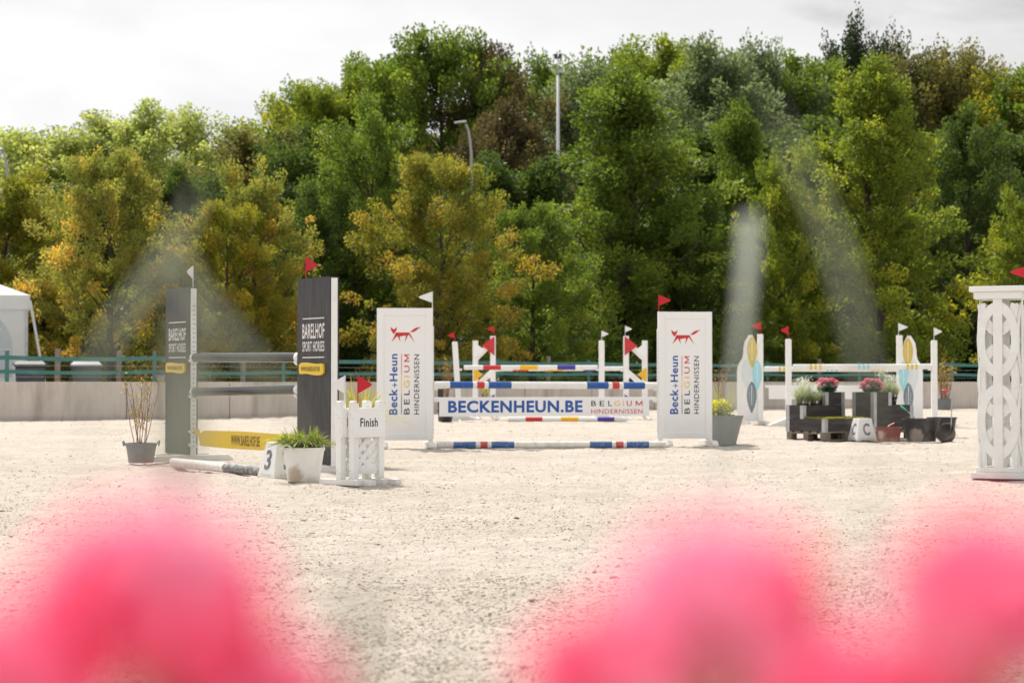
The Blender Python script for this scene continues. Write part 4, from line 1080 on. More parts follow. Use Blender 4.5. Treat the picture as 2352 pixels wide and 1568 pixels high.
def feather(label, u, v, z, n=420, h=.40, seed=1, lean=.20):
    root = thing('potted_grass', label, 'potted grass', UV(u, v, z), 0, 'pale grasses in black pots')
    pot(root, .05, .065, .12, BPLASTIC)
    g = np.random.default_rng(seed)
    blades('grass_leaves', n, h, 1.0, lean, .006, G_PALE, root, g, .06, .09, .55)
    nn = 70; az = g.uniform(0, 2 * PI, nn); rr_ = g.uniform(.02, .13, nn); c = np.stack([np.cos(az) * rr_, np.sin(az) * rr_, .09 + h * g.uniform(.75, 1.0, nn)], 1)
    quads('seed_heads', leaf_quads(c, unit(g.normal(size=(nn, 3)) * .5 + np.array([0, 0, .8])), .05, .009, g), G_PALE, root, np.full(nn, .95))
    mb = MB(); mb.box(-.012, .012, -.058, -.055, .06, .16, 0, Matrix.Rotation(.4, 4, 'Z')); mb.obj('plant_tag', WHITE_CLEAN, root)
zg = z2c + .10
mb = MB(); mb.box(.03, .45, .48, .77, 0, .012, 0, Matrix.Translation((C0.x, C0.y, zg - .013)) @ Matrix.Rotation(th, 4, 'Z')); tag(mb.obj('plant_tray', BPLASTIC), 'black tray under the tall pale grass in the left stack', 'tray')
feather('pale feathery grass in a black pot, leftmost of the left planter stack', .11, .60, zg, 420, .40, 1)
feather('pale feathery grass in a black pot, middle of the left planter stack', .25, .68, zg, 420, .44, 2)
feather('shorter pale grass in a black pot beside the small top left planter box', .38, .58, zg, 330, .34, 3)
feather('pale feathery grass in a black pot just right of the right-hand pink flowers', 1.56, .2, z2c + .193, 380, .36, 4)
feather('upright grass in a black pot near the right end of the right planter stack', 1.70, .22, z2c + .193, 300, .36, 5, .14)
feather('thin wispy grass in a black pot behind the right-hand pink flowers', 1.60, .36, z2c + .193, 160, .46, 6, .3)

def petals(c0, r, nfl, ps, g, flat=.8):
    """rounded head of five-petalled florets"""
    dirs = unit(g.normal(size=(nfl, 3))); dirs[:, 2] = np.where(dirs[:, 2] < -.45, -dirs[:, 2], dirs[:, 2])
    Q = []; H = []
    e1 = unit(np.cross(dirs, np.array([.13, .27, .95]))); e2 = np.cross(dirs, e1); ph = g.uniform(0, 2 * PI, nfl); hu = vnoise(dirs[:, 0] * 1.6 + 9.3, dirs[:, 2] * 1.6 + dirs[:, 1] + 5.1, int(g.integers(1, 999))) * .7 + g.uniform(0, .3, nfl)
    rad = r * g.uniform(.78, 1.0, nfl)[:, None]; base = dirs * rad; base[:, 2] *= flat
    for k in range(5):
        a = ph + 2 * PI * k / 5; u = e1 * np.cos(a)[:, None] + e2 * np.sin(a)[:, None]; s = np.cross(dirs, u)
        p0 = base; p1 = base + u * ps * .62 + s * ps * .40 + dirs * ps * .18; p2 = base + u * ps * 1.05 + dirs * ps * .22; p3 = base + u * ps * .62 - s * ps * .40 + dirs * ps * .18
        Q.append(np.stack([p0, p1, p2, p3], 1)); H.append(np.clip(hu + g.normal(0, .08, nfl), 0, 1))
    return np.concatenate(Q) + np.array(c0), np.concatenate(H)
def pink_plant(label, u, v, z, heads, seed):
    root = thing('geranium', label, 'flowering plant', UV(u, v, z), 0, 'pink geraniums in the planter boxes')
    g = np.random.default_rng(seed)
    bush('leaves', 420, .15, .10, .065, G_BLUE, root, g, .62)
    for (x, y, zz, r) in heads:
        mb = MB(); mb.tube([(x * .3, y * .3, 0), (x * .8, y * .8, zz * .6), (x, y, zz)], .004, 5); mb.obj('stem', STEM, root)
        q, h = petals((x, y, zz), r, 90, r * .34, g); quads('flower_head', q, G_ROSE, root, h)
pink_plant('pink flowering geranium on the left planter stack', .68, .62, z3c + .16,
    [(-.145, 0, .16, .048), (-.07, .04, .21, .05), (-.02, -.02, .20, .055), (.07, 0, .21, .05), (.135, .02, .175, .052), (-.03, -.05, .125, .045), (.06, -.06, .12, .04), (.12, -.05, .13, .036), (-.12, -.06, .12, .036)], 11)
pink_plant('pink flowering geranium on the right planter stack', 1.22, .215, z3c + .16,
    [(-.12, 0, .15, .052), (-.055, .03, .20, .055), (.02, 0, .19, .052), (.09, .02, .185, .055), (.135, .0, .15, .045), (-.06, -.06, .11, .046), (.05, -.06, .10, .042), (-.165, -.02, .10, .03), (.14, -.06, .1, .034)], 12)

# --- tubs, bucket and tools at the right
def tub_thing(name, label, x, y, r0, r1, h, m, cat, oval=1.0):
    d = D(y) + r0 * oval; root = thing(name, label, cat, (X(x, d), d, 0), 0); pot(root, r0, r1, h, m, rim=.014, oval=oval, soil=False); return root, d
tb, dt = tub_thing('rubber_tub', 'big dusty black rubber tub of droppings in front of the right planter boxes', 2115, 1014, .21, .27, .335, RUBBER, 'tub')
mb = MB(); mb.lathe([(.001, .33), (.12, .325), (.22, .29), (.235, .26)], 20); mb.obj('contents', mat('droppings', (.16, .10, .055), .95, .4, 40, bump=1.0, bscale=60), tb, smooth=True)
tb2, dt2 = tub_thing('rubber_tub', 'second black rubber tub, behind the manure scoop', 2163, 1004, .18, .225, .315, BPLASTIC, 'tub')
rb, dr_ = tub_thing('bucket', 'faded red plastic bucket between the C block and the black tub', 2040.5, 1014.6, .155, .185, .215, REDPL, 'bucket', .8)
mb = MB(); mb.tube([(-.05, 0, .10), (.0, 0, .225), (.09, 0, .275)], [.008, .012, .009], 8); mb.box(-.09, -.03, -.03, .03, .09, .10)
o = mb.obj('hand_scoop', REDGRIP, None, loc=(X(2040, dr_) - .0, dr_, 0)); tag(o, 'small red hand scoop sticking out of the red bucket', 'scoop')
# mint handled fork in the tub
ro = thing('hand_rake', 'mint-green handled tool leaning out of the big black tub', 'rake', (X(2115, dt), dt - .02, 0))
k = 4573 / dt
mb = MB(); a = Vector(((2067 - 2115) / k, 0, Z(931, dt))); b = Vector(((2084 - 2115) / k, 0, Z(944.5, dt))); c = Vector(((2102 - 2115) / k, 0, Z(961, dt))); c2 = c + (c - b) * .6
mb.tube([a, (a + b) / 2, b], [.012, .014, .009], 10); mb.obj('grip', MINT, ro, smooth=True)
mb = MB(); mb.tube([b, c, c2], .006, 8); mb.obj('rod', GALV, ro, smooth=True)
# manure scoop
dm = D(1014.5); ms_ = thing('manure_scoop', 'black manure scoop with a tall steel handle and red grip, far right of the tubs', 'scoop', (X(2172, dm), dm, 0)); k = 4573 / dm
q = lambda x, y: ((x - 2172) / k, 0, Z(y, dm))
mb = MB(); mb.tube([q(2163, 897), q(2179, 897.5)], .016, 12); mb.obj('grip', REDGRIP, ms_, smooth=True)
mb = MB(); mb.tube([q(2179, 897.5), q(2183, 899.5), q(2185.5, 905), q(2185.5, 930), q(2184, 975), q(2183.5, 988)], .0075, 10); mb.obj('handle_rod', GALV, ms_, smooth=True)
mb = MB(); prof = [(.001, -.17)] + [(.145 * math.sin(PI / 2 * i / 7), -.17 * math.cos(PI / 2 * i / 7)) for i in range(1, 8)] + [(.15, .035)]
mb.lathe(prof, 26); o = mb.obj('pan', RUBBER, ms_, smooth=True); sm_ = o.modifiers.new('thickness', 'SOLIDIFY'); sm_.thickness = .006
o.rotation_euler = Vector((-.55, -.62, .56)).to_track_quat('Z', 'Y').to_euler(); o.location = (-.005, .02, .135)

# ---------------------------------------------------------------- lattice column at the right edge
def lattice_column():
    d = 18.25; rz = R(-24)
    zt = Z(656.6, 18.05)
    S = .385; ex = X(2341, 18.0)
    # nearest corner at local (S/2, -S/2)
    off = Vector((S / 2 * math.cos(rz) + S / 2 * math.sin(rz), S / 2 * math.sin(rz) - S / 2 * math.cos(rz), 0))
    root = thing('lattice_column', 'tall white square column of woven lattice at the right edge of the frame', 'jump column', (ex - off.x, 18.0 - off.y, 0), rz)
    for z0, z1, g in ((0.0, .055, .05), (.0555, .10, .012), (zt - .115, zt - .05, .02), (zt - .0495, zt, .055)):
        mb = MB(); mb.box(-S / 2 - g, S / 2 + g, -S / 2 - g, S / 2 + g, z0, z1); mb.obj('plinth' if z1 < .5 else 'cap', WHITE, root, bevel=0.006)
    per = .373; zb, ztp = .10, zt - .115; t = .012; zref = Z(574.2 + .366 * 560, 18.05)   # where diagonals cross
    def ring(face, zc, yo):
        # one tall elliptical ring sawn from board; neighbours half overlap it
        ao, ai, bo, bi = .189, .118, per * .92, per * .66; n = 40; mb = MB(); run = []
        def flush():
            if len(run) < 2: run.clear(); return
            vs = []; 
            for (xo_, zo_, xi_, zi_) in run:
                for yy in (yo - t / 2, yo + t / 2): vs += [(xo_, yy, zo_), (xi_, yy, zi_)]
            fs = []
            for q in range(len(run) - 1):
                k = 4 * q; fs += [(k, k + 1, k + 5, k + 4), (k + 3, k + 2, k + 6, k + 7), (k + 2, k, k + 4, k + 6), (k + 1, k + 3, k + 7, k + 5)]
            L = 4 * (len(run) - 1); fs += [(1, 0, 2, 3), (L, L + 1, L + 3, L + 2)]
            mb.add(vs, fs); run.clear()
        for i in range(n + 1):
            a = 2 * PI * i / n - PI / 2
            zo_, zi_ = zc + bo * math.sin(a), zc + bi * math.sin(a)
            if max(zo_, zi_) < zb or min(zo_, zi_) > ztp: flush(); continue
            run.append((ao * math.cos(a), min(max(zo_, zb), ztp), ai * math.cos(a), min(max(zi_, zb), ztp)))
        flush()
        if mb.v: mb.obj('ring_slat', WHITE, root).rotation_euler = (0, 0, face * PI / 2)
    for face in range(4):
        yo = -S / 2 + .014; k0 = int((zb - zref) / per) - 2
        for k in range(k0, k0 + 9):
            zc = zref + k * per
            if zc + per > zb and zc - per < ztp: ring(face, zc, yo + (.0135 if k % 2 else 0))
    for face in range(4):
        mb = MB(); mb.box(-.042, .042, -S / 2 + .001, -S / 2 + .0075, .10, ztp); mb.obj('centre_slat', WHITE, root, bevel=0.002).rotation_euler = (0, 0, face * PI / 2)
    c, s = math.cos(-rz), math.sin(-rz)
    flag(root, .235, .10, zt, Z(609, 18.25), .18, FLAG_RED, -1, ang=-rz, h=.125)
lattice_column()

# ---------------------------------------------------------------- things behind the wall
def bin_(x0, x1, topy, d, label, lidm, bodym):
    cx_ = (x0 + x1) / 2; w = (x1 - x0) / F * d / 2; zt = Z(topy, d)
    root = thing('wheelie_bin', label, 'bin', (X(cx_, d), d, 0), R(11), 'wheeled rubbish bins')
    mb = MB(); b, t = w * .70, w * .86
    mb.add([(-b, -.3, .12), (b, -.3, .12), (b, .3, .12), (-b, .3, .12), (-t, -.38, zt - .14), (t, -.38, zt - .14), (t, .38, zt - .14), (-t, .38, zt - .14)],
           [(3, 2, 1, 0), (4, 5, 6, 7), (0, 1, 5, 4), (1, 2, 6, 5), (2, 3, 7, 6), (3, 0, 4, 7)]); mb.obj('body', bodym, root, bevel=0.02)
    mb = MB(); mb.box(-w * .93, w * .93, -.42, .42, zt - .139, zt - .085)
    mb.add([(-w * .93, -.42, zt - .0845), (w * .93, -.42, zt - .0845), (w * .93, .42, zt - .0845), (-w * .93, .42, zt - .0845), (-w * .75, -.25, zt), (w * .75, -.25, zt), (w * .75, .3, zt), (-w * .75, .3, zt)],
           [(4, 5, 6, 7), (0, 1, 5, 4), (1, 2, 6, 5), (2, 3, 7, 6), (3, 0, 4, 7)]); mb.obj('lid', lidm, root, bevel=0.012)
    for s in (-1, 1):
        mb = MB(); mb.tube([(s * w * .86, -.2, zt - .06), (s * w * 1.0, -.2, zt - .07), (s * w * 1.0, .2, zt - .07), (s * w * .86, .2, zt - .06)], .018, 8); mb.obj('handle', bodym, root)
        for yy in (-.24, .24):
            mb = MB(); mb.tube([(s * b * .8 - .02, yy, .09), (s * b * .8 + .02, yy, .09)], .09, 14); mb.obj('wheel', BPLASTIC, root)
bin_(32, 109, 829, 50.0, 'dark grey wheeled bin by the white tent', DGPLASTIC, DGPLASTIC)
bin_(161.5, 237, 830, 50.5, 'wheeled bin with a pale grey lid, right of the wooden post', mat('pale_lid', (.2, .21, .23), .5, .1, 4, spec=.35), DGPLASTIC)
def tent():
    d = 54.0; k = F / d
    root = thing('marquee_tent', 'white marquee tent with an arched window at the left edge', 'tent', (X(64, d), d, 0), R(15))
    q = lambda x: (x - 64) / k; Wt = -5.0; ze, zv = Z(678, d), Z(709, d)
    mb = MB(); mb.box(Wt, 0, 0, .02, 0, zv); mb.box(-.02, 0, .0205, 5, 0, zv)
    mb.obj('side_wall', TENTM, root)
    mb = MB(); a = .05; ap = (Wt / 2, 2.5, Z(590, d))
    mb.add([(Wt - a, -a, ze), (a, -a, ze), (a, 5, ze), (Wt - a, 5, ze), ap], [(0, 1, 4), (1, 2, 4), (2, 3, 4), (3, 0, 4)]); mb.obj('roof', TENTM, root)
    mb = MB(); mb.box(Wt - a, a, -a, -a + .012, zv - .02, ze - .002); mb.box(a - .012, a, -a + .013, 5, zv - .02, ze - .002); mb.obj('valance', TENTM, root)
    mb = MB(); mb.box(-.07, .0, -.03, -.005, 0, zv); mb.obj('corner_pole', GALV, root)
    mb = MB(); xc = q(-30); hw = .70; pts = [(xc + hw, 1.0), (xc + hw, 1.75)]
    for i in range(1, 12): pts.append((xc + hw * math.cos(PI * i / 12), 1.75 + .95 * math.sin(PI * i / 12)))
    pts += [(xc - hw, 1.75), (xc - hw, 1.0)]
    mb.prism(pts, -.012, -.003); w = mb.obj('window', TENTW, root)
    mb = MB()
    for i in (3, 6, 9): mb.prism([(xc, 1.74), (xc + .03, 1.76), (xc + hw * math.cos(PI * i / 12) * .99 + .02, 1.77 + .94 * math.sin(PI * i / 12)), (xc + hw * math.cos(PI * i / 12) * .99 - .02, 1.75 + .94 * math.sin(PI * i / 12))], -.018, -.0125)
    mb.box(xc - hw, xc + hw, -.0195, -.0185, 1.72, 1.77); mb.obj('glazing_bar', TENTM, w)
    mb = MB(); p0 = Vector((.05, -.06, Z(690, d))); p1 = Vector((.58, -.15, .1)); sd_ = Vector((.035, 0, 0))
    mb.add([tuple(p0 - sd_), tuple(p0 + sd_), tuple(p1 + sd_), tuple(p1 - sd_), tuple(p0 - sd_ + Vector((0, .01, 0))), tuple(p0 + sd_ + Vector((0, .01, 0))), tuple(p1 + sd_ + Vector((0, .01, 0))), tuple(p1 - sd_ + Vector((0, .01, 0)))],
           [(0, 1, 2, 3), (7, 6, 5, 4), (0, 4, 5, 1), (1, 5, 6, 2), (2, 6, 7, 3), (3, 7, 4, 0)]); mb.obj('guy_strap', TENTM, root)
tent()
# zinc bucket on the wall
pw = wall_pt(368.5, .07); rbk = thing('bucket', 'small zinc bucket standing on the concrete wall behind the bare shrub', 'bucket', (pw.x, pw.y, .883))
pot(rbk, .09, .125, .16, ZINC, soil=False)

# dark tub and shrubs around the far oxer
tubx = thing('rubber_tub', 'black tub behind the left end of the BECKENHEUN.BE plank', 'tub', (X(1024, 43.6), 43.6, 0)); pot(tubx, .13, .19, .26, BPLASTIC, rim=.012, soil=False)
mb = MB(); mb.add([(-.05, -.05, 0), (.05, -.05, 0), (.05, .05, 0), (-.05, .05, 0), (-.062, -.062, .72), (.062, -.062, .72), (.062, .062, .72), (-.062, .062, .72)], [(3, 2, 1, 0), (4, 5, 6, 7), (0, 1, 5, 4), (1, 2, 6, 5), (2, 3, 7, 6), (3, 0, 4, 7)])
tag(mb.obj('bollard', BPLASTIC, bevel=.01, loc=(X(1012, 44.2), 44.2, 0)), 'slim black box standing behind the top left of the BECKENHEUN.BE plank', 'bollard')
twig_shrub('dry wispy shrub by the wall, left of the leaning white post', 1022, 0, .16, .2, .3, 1.35, 16, None, lean=.14, leafn=200, dd=53, potm=GPLASTIC, leaf=.05, tw=.008)
twig_shrub('low yellow-flecked shrub by the wall between the triangle wing posts', 1112, 0, .16, .2, .3, .75, 14, None, lean=.3, leafn=260, dd=54, potm=GPLASTIC, leaf=.05, lm=G_YEL, tw=.007)
twig_shrub('dry golden shrub by the wall left of the lattice column', 2168, 0, .2, .25, .35, 1.25, 22, None, lean=.22, leafn=450, dd=62, potm=GPLASTIC, leaf=.06, tw=.009)
twig_shrub('dry twiggy shrub by the wall behind the yellow flowers', 1658, 0, .2, .25, .3, 1.25, 16, None, lean=.2, leafn=160, dd=60, potm=GPLASTIC, leaf=.05, tw=.007)

# ---------------------------------------------------------------- lamps beyond the trees
def mast():
    d = 92; zt = Z(128, d); root = thing('floodlight_mast', 'tall pale floodlight mast rising above the trees', 'lamp mast', (X(1282, d), d, 0))
    mb = MB(); mb.tube([(0, 0, 0), (0, 0, zt * .5), (0, 0, zt - .9)], [.13, .095, .06], 12); mb.tube([(0, 0, zt - .9), (0, 0, zt)], [.04, .03], 8); mb.obj('pole', MASTM, root, smooth=True)
    for s in (-1, 1):
        mb = MB(); mb.box(s * .10 - .08, s * .10 + .08, -.08, .05, zt - .08, zt + .12, 0); mb.obj('floodlight', DGPLASTIC, root, bevel=.02)
    mb = MB(); mb.box(-.2, .2, -.02, .02, zt - .12, zt - .09); mb.box(.03, .2, -.02, .02, zt - .75, zt - .6); mb.obj('bracket', GALV, root)
mast()
def street_lamp(x, topy, d, dirx, label):
    k = F / d; zt = Z(topy, d); root = thing('street_lamp', label, 'street lamp', (X(x, d), d, 0), 0, 'curved street lamps')
    pts = [(0, 0, 0), (0, 0, zt * .5), (0, 0, zt - 2.0)] + [(dirx * (.36 * (1 - math.cos(a)) ** 1.1), 0, zt - 2.0 + 2.0 * math.sin(a)) for a in (.35, .7, 1.05, 1.35)]
    mb = MB(); mb.tube(pts, [.10, .085, .075, .066, .06, .052, .045], 10); mb.obj('pole', mat('lamp_pole', (.42, .40, .36), .5, .1, 2), root, smooth=True)
    ex = pts[-1][0]; mb = MB(); M = Matrix.Translation((ex + dirx * .22, 0, zt + .02)) @ Matrix.Rotation(dirx * .12, 4, 'Y'); mb.box(-.28, .28, -.12, .12, -.05, .05, 0, M); mb.obj('lamp_head', MASTM, root, bevel=.03)
street_lamp(1083, 281, 88, -1, 'curved street lamp rising in front of the copper-brown tree')
street_lamp(17, 345, 88, -1, 'curved street lamp among the yellowing trees at the left edge')

# ---------------------------------------------------------------- trees
def grow(seed, H, Rr, hb, nlimb, nsub, nleaf, leaf, clump, shape='oval', spiky=0.0, gap=0.0):
    """returns (wood MeshBuilder, leaf quads, hue); grown around the origin"""
    rr = random.Random(seed); g = np.random.default_rng(seed)
    wood = MB(); cl = []; cd = []; cs = []
    def env(t):   # crown half width against height 0..1
        if shape == 'oval': return math.sin(PI * min(max(t * .93 + .07, 0), 1)) ** .62
        if shape == 'cone': return (1 - t) ** .72 * .98 + .06 if t > .12 else .75 + t * 1.6
        if shape == 'dome': return math.sqrt(max(0, 1 - (t * .985) ** 2.2)) if t > .12 else .8 + t * 1.4
        return 1
    top = Vector((rr.gauss(0, .25), rr.gauss(0, .25), H * .93))
    tr = [Vector((0, 0, -.2)), Vector((rr.gauss(0, .1), rr.gauss(0, .1), H * .3)), Vector((rr.gauss(0, .2), rr.gauss(0, .2), H * .62)), top]
    r0 = H * .018 + .05
    wood.tube(tr, [r0, r0 * .75, r0 * .42, .03], 8)
    def at(t):
        t *= 3; i = min(int(t), 2); return tr[i].lerp(tr[i + 1], t - i)
    for i in range(nlimb):
        t = (i + rr.random()) / nlimb; zt = hb + (H - hb) * t ** .92
        rad = Rr * env(t) * rr.uniform(.72, 1.22)
        az = i * 2.39996 + rr.uniform(-.4, .4)
        end = Vector((math.cos(az) * rad, math.sin(az) * rad, zt + rr.uniform(-.3, .6)))
        base = at(max(.05, min(.95, (zt - rad * .55) / H)))
        mid = base.lerp(end, .5) + Vector((0, 0, -rad * .05 + .15))
        wood.tube([base, mid, end], [r0 * .2 * (1 - t * .5), r0 * .11, .012], 5)
        for j in range(nsub):
            s = rr.uniform(.32, 1.02); p = (base.lerp(mid, s * 2) if s < .5 else mid.lerp(end, (s - .5) * 2))
            o = Vector((rr.gauss(0, 1), rr.gauss(0, 1), rr.gauss(.25, .7))); o = o.normalized() * rr.uniform(.3, 1.0) * (.35 + .22 * rad)
            q = p + o; out = Vector((q.x, q.y, (q.z - H * .45) * .6)).normalized()
            cl.append(q); cd.append((out + Vector((0, 0, .25 + spiky)) + o.normalized() * .3).normalized()); cs.append(clump * rr.uniform(.55, 1.35) * (1.1 if j == 0 else 1))
            if j % 2 == 0: wood.tube([p, q], [.02, .008], 4, cap=False)
    n = len(cl); C = np.array(cl); Dv = np.array(cd); S = np.array(cs)
    w = S ** 2; idx = g.choice(n, nleaf, p=w / w.sum())
    off = g.normal(size=(nleaf, 3)); rad_ = (g.uniform(0, 1, (nleaf, 1)) ** .45)
    off = unit(off) * rad_ * S[idx][:, None]
    # clumps are stretched outwards and flattened into sprays
    al = (off * Dv[idx]).sum(1, keepdims=True); off += Dv[idx] * al * (.55 + spiky * 1.1); off[:, 2] *= (.72 if spiky < .5 else 1.15)
    c = C[idx] + off
    ax = unit(off * .7 + Dv[idx] * S[idx][:, None] * .5 + g.normal(size=(nleaf, 3)) * S[idx][:, None] * .55 + np.array([0, 0, -.08]))
    P = leaf_quads(c, ax, leaf * g.uniform(.65, 1.25, nleaf), leaf * g.uniform(.5, .75, nleaf), g, .18)
    ch = g.uniform(0, 1, n)
    # young leaves colour first at the outside of the crown
    outer = np.clip(np.linalg.norm(c[:, :2], axis=1) / Rr, 0, 1) * .25
    hue = np.clip(ch[idx] * .50 + g.uniform(0, 1, nleaf) * .38 + outer - .04, 0, 1)
    return wood, P, hue

TREES = {}
def proto(key, **k):
    wood, P, hue = grow(**k); k = dict(k); k['H'] = float(np.percentile(P[..., 2], 99.8)); TREES[key] = [wood, P, hue, k, None, None]
def plant_tree(key, m, label, x, d, topy, wpx=None, rz=0.0, z=None, group='trees behind the arena', name='broadleaf_tree', sq=1.0):
    T = TREES[key]; base = float(terrain_z(X(x, d), d)) - .1 if z is None else z
    H = Z(topy, d) - base; s = H / T[3]['H']
    root = thing(name, label, 'tree', (X(x, d), d, base), rz, group)
    if T[4] is None:
        wo_ = T[0].obj('trunk', BARK, root, smooth=True); lo = quads('crown', T[1], m, root, T[2]); T[4], T[5] = wo_, lo
        T[1] = T[2] = None
    else:
        wo_ = T[4].copy(); COL.objects.link(wo_); wo_.parent = root
        lo = T[5].copy(); COL.objects.link(lo); lo.parent = root
    lo.material_slots[0].link = 'OBJECT'; lo.material_slots[0].material = m
    sx_ = s if wpx is None else (wpx / F * d / 2) / T[3]['Rr']
    root.scale = (sx_, sx_, s)
    return root

L_GREEN = leaf_mat('leaf_green', (0.046, 0.074, 0.013), (0.105, 0.140, 0.024), (0.19, 0.19, 0.03))
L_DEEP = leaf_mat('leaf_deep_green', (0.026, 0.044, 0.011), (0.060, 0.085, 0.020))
L_YGREEN = leaf_mat('leaf_yellow_green', (0.070, 0.100, 0.015), (0.15, 0.170, 0.026), (0.30, 0.26, 0.03))
L_LIME = leaf_mat('leaf_light_green', (0.14, 0.165, 0.055), (0.25, 0.265, 0.095), (0.34, 0.32, 0.11))
L_AMBER = leaf_mat('leaf_amber', (0.080, 0.100, 0.016), (0.165, 0.145, 0.028), (0.30, 0.18, 0.035))
L_ORANGE = leaf_mat('leaf_orange', (0.095, 0.120, 0.028), (0.21, 0.185, 0.045), (0.44, 0.24, 0.05))
L_OLIVE = leaf_mat('leaf_olive', (0.085, 0.10, 0.014), (0.17, 0.15, 0.020), (0.30, 0.18, 0.02))
L_COPPER = leaf_mat('leaf_copper', (0.055, 0.048, 0.024), (0.095, 0.070, 0.036), (0.14, 0.12, 0.04), tboost=1.2)
L_GREY = leaf_mat('leaf_grey_green', (0.060, 0.085, 0.045), (0.13, 0.155, 0.095))
L_BROWNISH = leaf_mat('leaf_brown_green', (0.05, 0.055, 0.022), (0.11, 0.10, 0.035), (0.16, 0.11, 0.04))
L_PINE = leaf_mat('needle_dark', (0.020, 0.035, 0.014), (0.045, 0.065, 0.025), trans=.2)

# near row: leaf-level crowns
proto('n1', seed=101, H=12, Rr=4.2, hb=1.6, nlimb=46, nsub=8, nleaf=62000, leaf=.15, clump=.50, shape='cone')
proto('n2', seed=102, H=10, Rr=4.4, hb=1.2, nlimb=44, nsub=8, nleaf=56000, leaf=.14, clump=.46, shape='dome')
proto('n3', seed=103, H=12, Rr=4.6, hb=1.3, nlimb=52, nsub=8, nleaf=70000, leaf=.15, clump=.52, shape='oval')
proto('n4', seed=104, H=9, Rr=3.9, hb=1.0, nlimb=40, nsub=9, nleaf=52000, leaf=.14, clump=.42, shape='dome', spiky=.2)
# far row: bigger leaf tufts
proto('f1', seed=201, H=14, Rr=5.0, hb=2, nlimb=44, nsub=9, nleaf=64000, leaf=.20, clump=.62, shape='dome', spiky=.3)
proto('f2', seed=202, H=14, Rr=4.6, hb=2, nlimb=44, nsub=9, nleaf=64000, leaf=.20, clump=.58, shape='oval', spiky=.65)
proto('f3', seed=203, H=13, Rr=5.2, hb=1.5, nlimb=50, nsub=9, nleaf=64000, leaf=.19, clump=.58, shape='dome', spiky=.3)
proto('f4', seed=204, H=13, Rr=4.0, hb=3, nlimb=26, nsub=7, nleaf=20000, leaf=.18, clump=.60, shape='oval', spiky=.3)
proto('p1', seed=205, H=13, Rr=4.2, hb=2, nlimb=38, nsub=8, nleaf=40000, leaf=.20, clump=.46, shape='dome', spiky=1.3)

near = [
 ('n4', L_OLIVE, 'olive and gold tree behind the white tent', 10, 62, 385, 430, .3),
 ('n2', L_ORANGE, 'orange-gold tree behind the two bins', 255, 58, 345, 400, 1.1),
 ('n4', L_ORANGE, 'orange-tipped tree rising above the left black wing', 590, 60, 380, 330, 2.2),
 ('n2', L_OLIVE, 'olive tree behind the gap between the black wings', 520, 58, 470, 330, 4.0),
 ('n3', L_GREEN, 'fresh green tree behind the tall black wing', 850, 68, 232, 400, .7),
 ('n2', L_AMBER, 'amber tree behind the left fox wing', 1010, 62, 362, 400, 3.3),
 ('n1', L_GREEN, 'broad green tree between the two fox wings', 1440, 72, 170, 600, 2.6),
 ('n1', L_GREEN, 'pointed green tree above the right fox wing', 1705, 80, 240, 330, 1.9),
 ('n1', L_YGREEN, 'tall yellow-green tree behind the planter boxes', 2010, 76, 138, 500, .2),
 ('n4', L_YGREEN, 'small yellow-green tree behind the leaf-painted wing', 1790, 74, 345, 280, 5.1),
 ('n4', L_YGREEN, 'yellow-tipped tree cut by the right edge behind the lattice column', 2360, 77, 440, 260, 2.9),
 ('n3', L_DEEP, 'deep green tree between the tall yellow-green tree and the right edge', 2225, 84, 255, 400, 1.3),
 ('n2', L_GREEN, 'low green tree filling the space right of the amber tree', 1225, 66, 470, 330, .9),
 ('n4', L_DEEP, 'dark green tree right of the orange-tipped tree', 735, 66, 430, 300, 3.7),
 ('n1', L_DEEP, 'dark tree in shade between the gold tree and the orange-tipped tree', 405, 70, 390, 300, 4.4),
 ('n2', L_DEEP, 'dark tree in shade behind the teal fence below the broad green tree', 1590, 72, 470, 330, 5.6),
]
for key, m, lab, x, d, ty, wpx, rz in near:
    plant_tree(key, m, lab, x, d, ty, wpx, rz, group='nearer trees behind the wall')
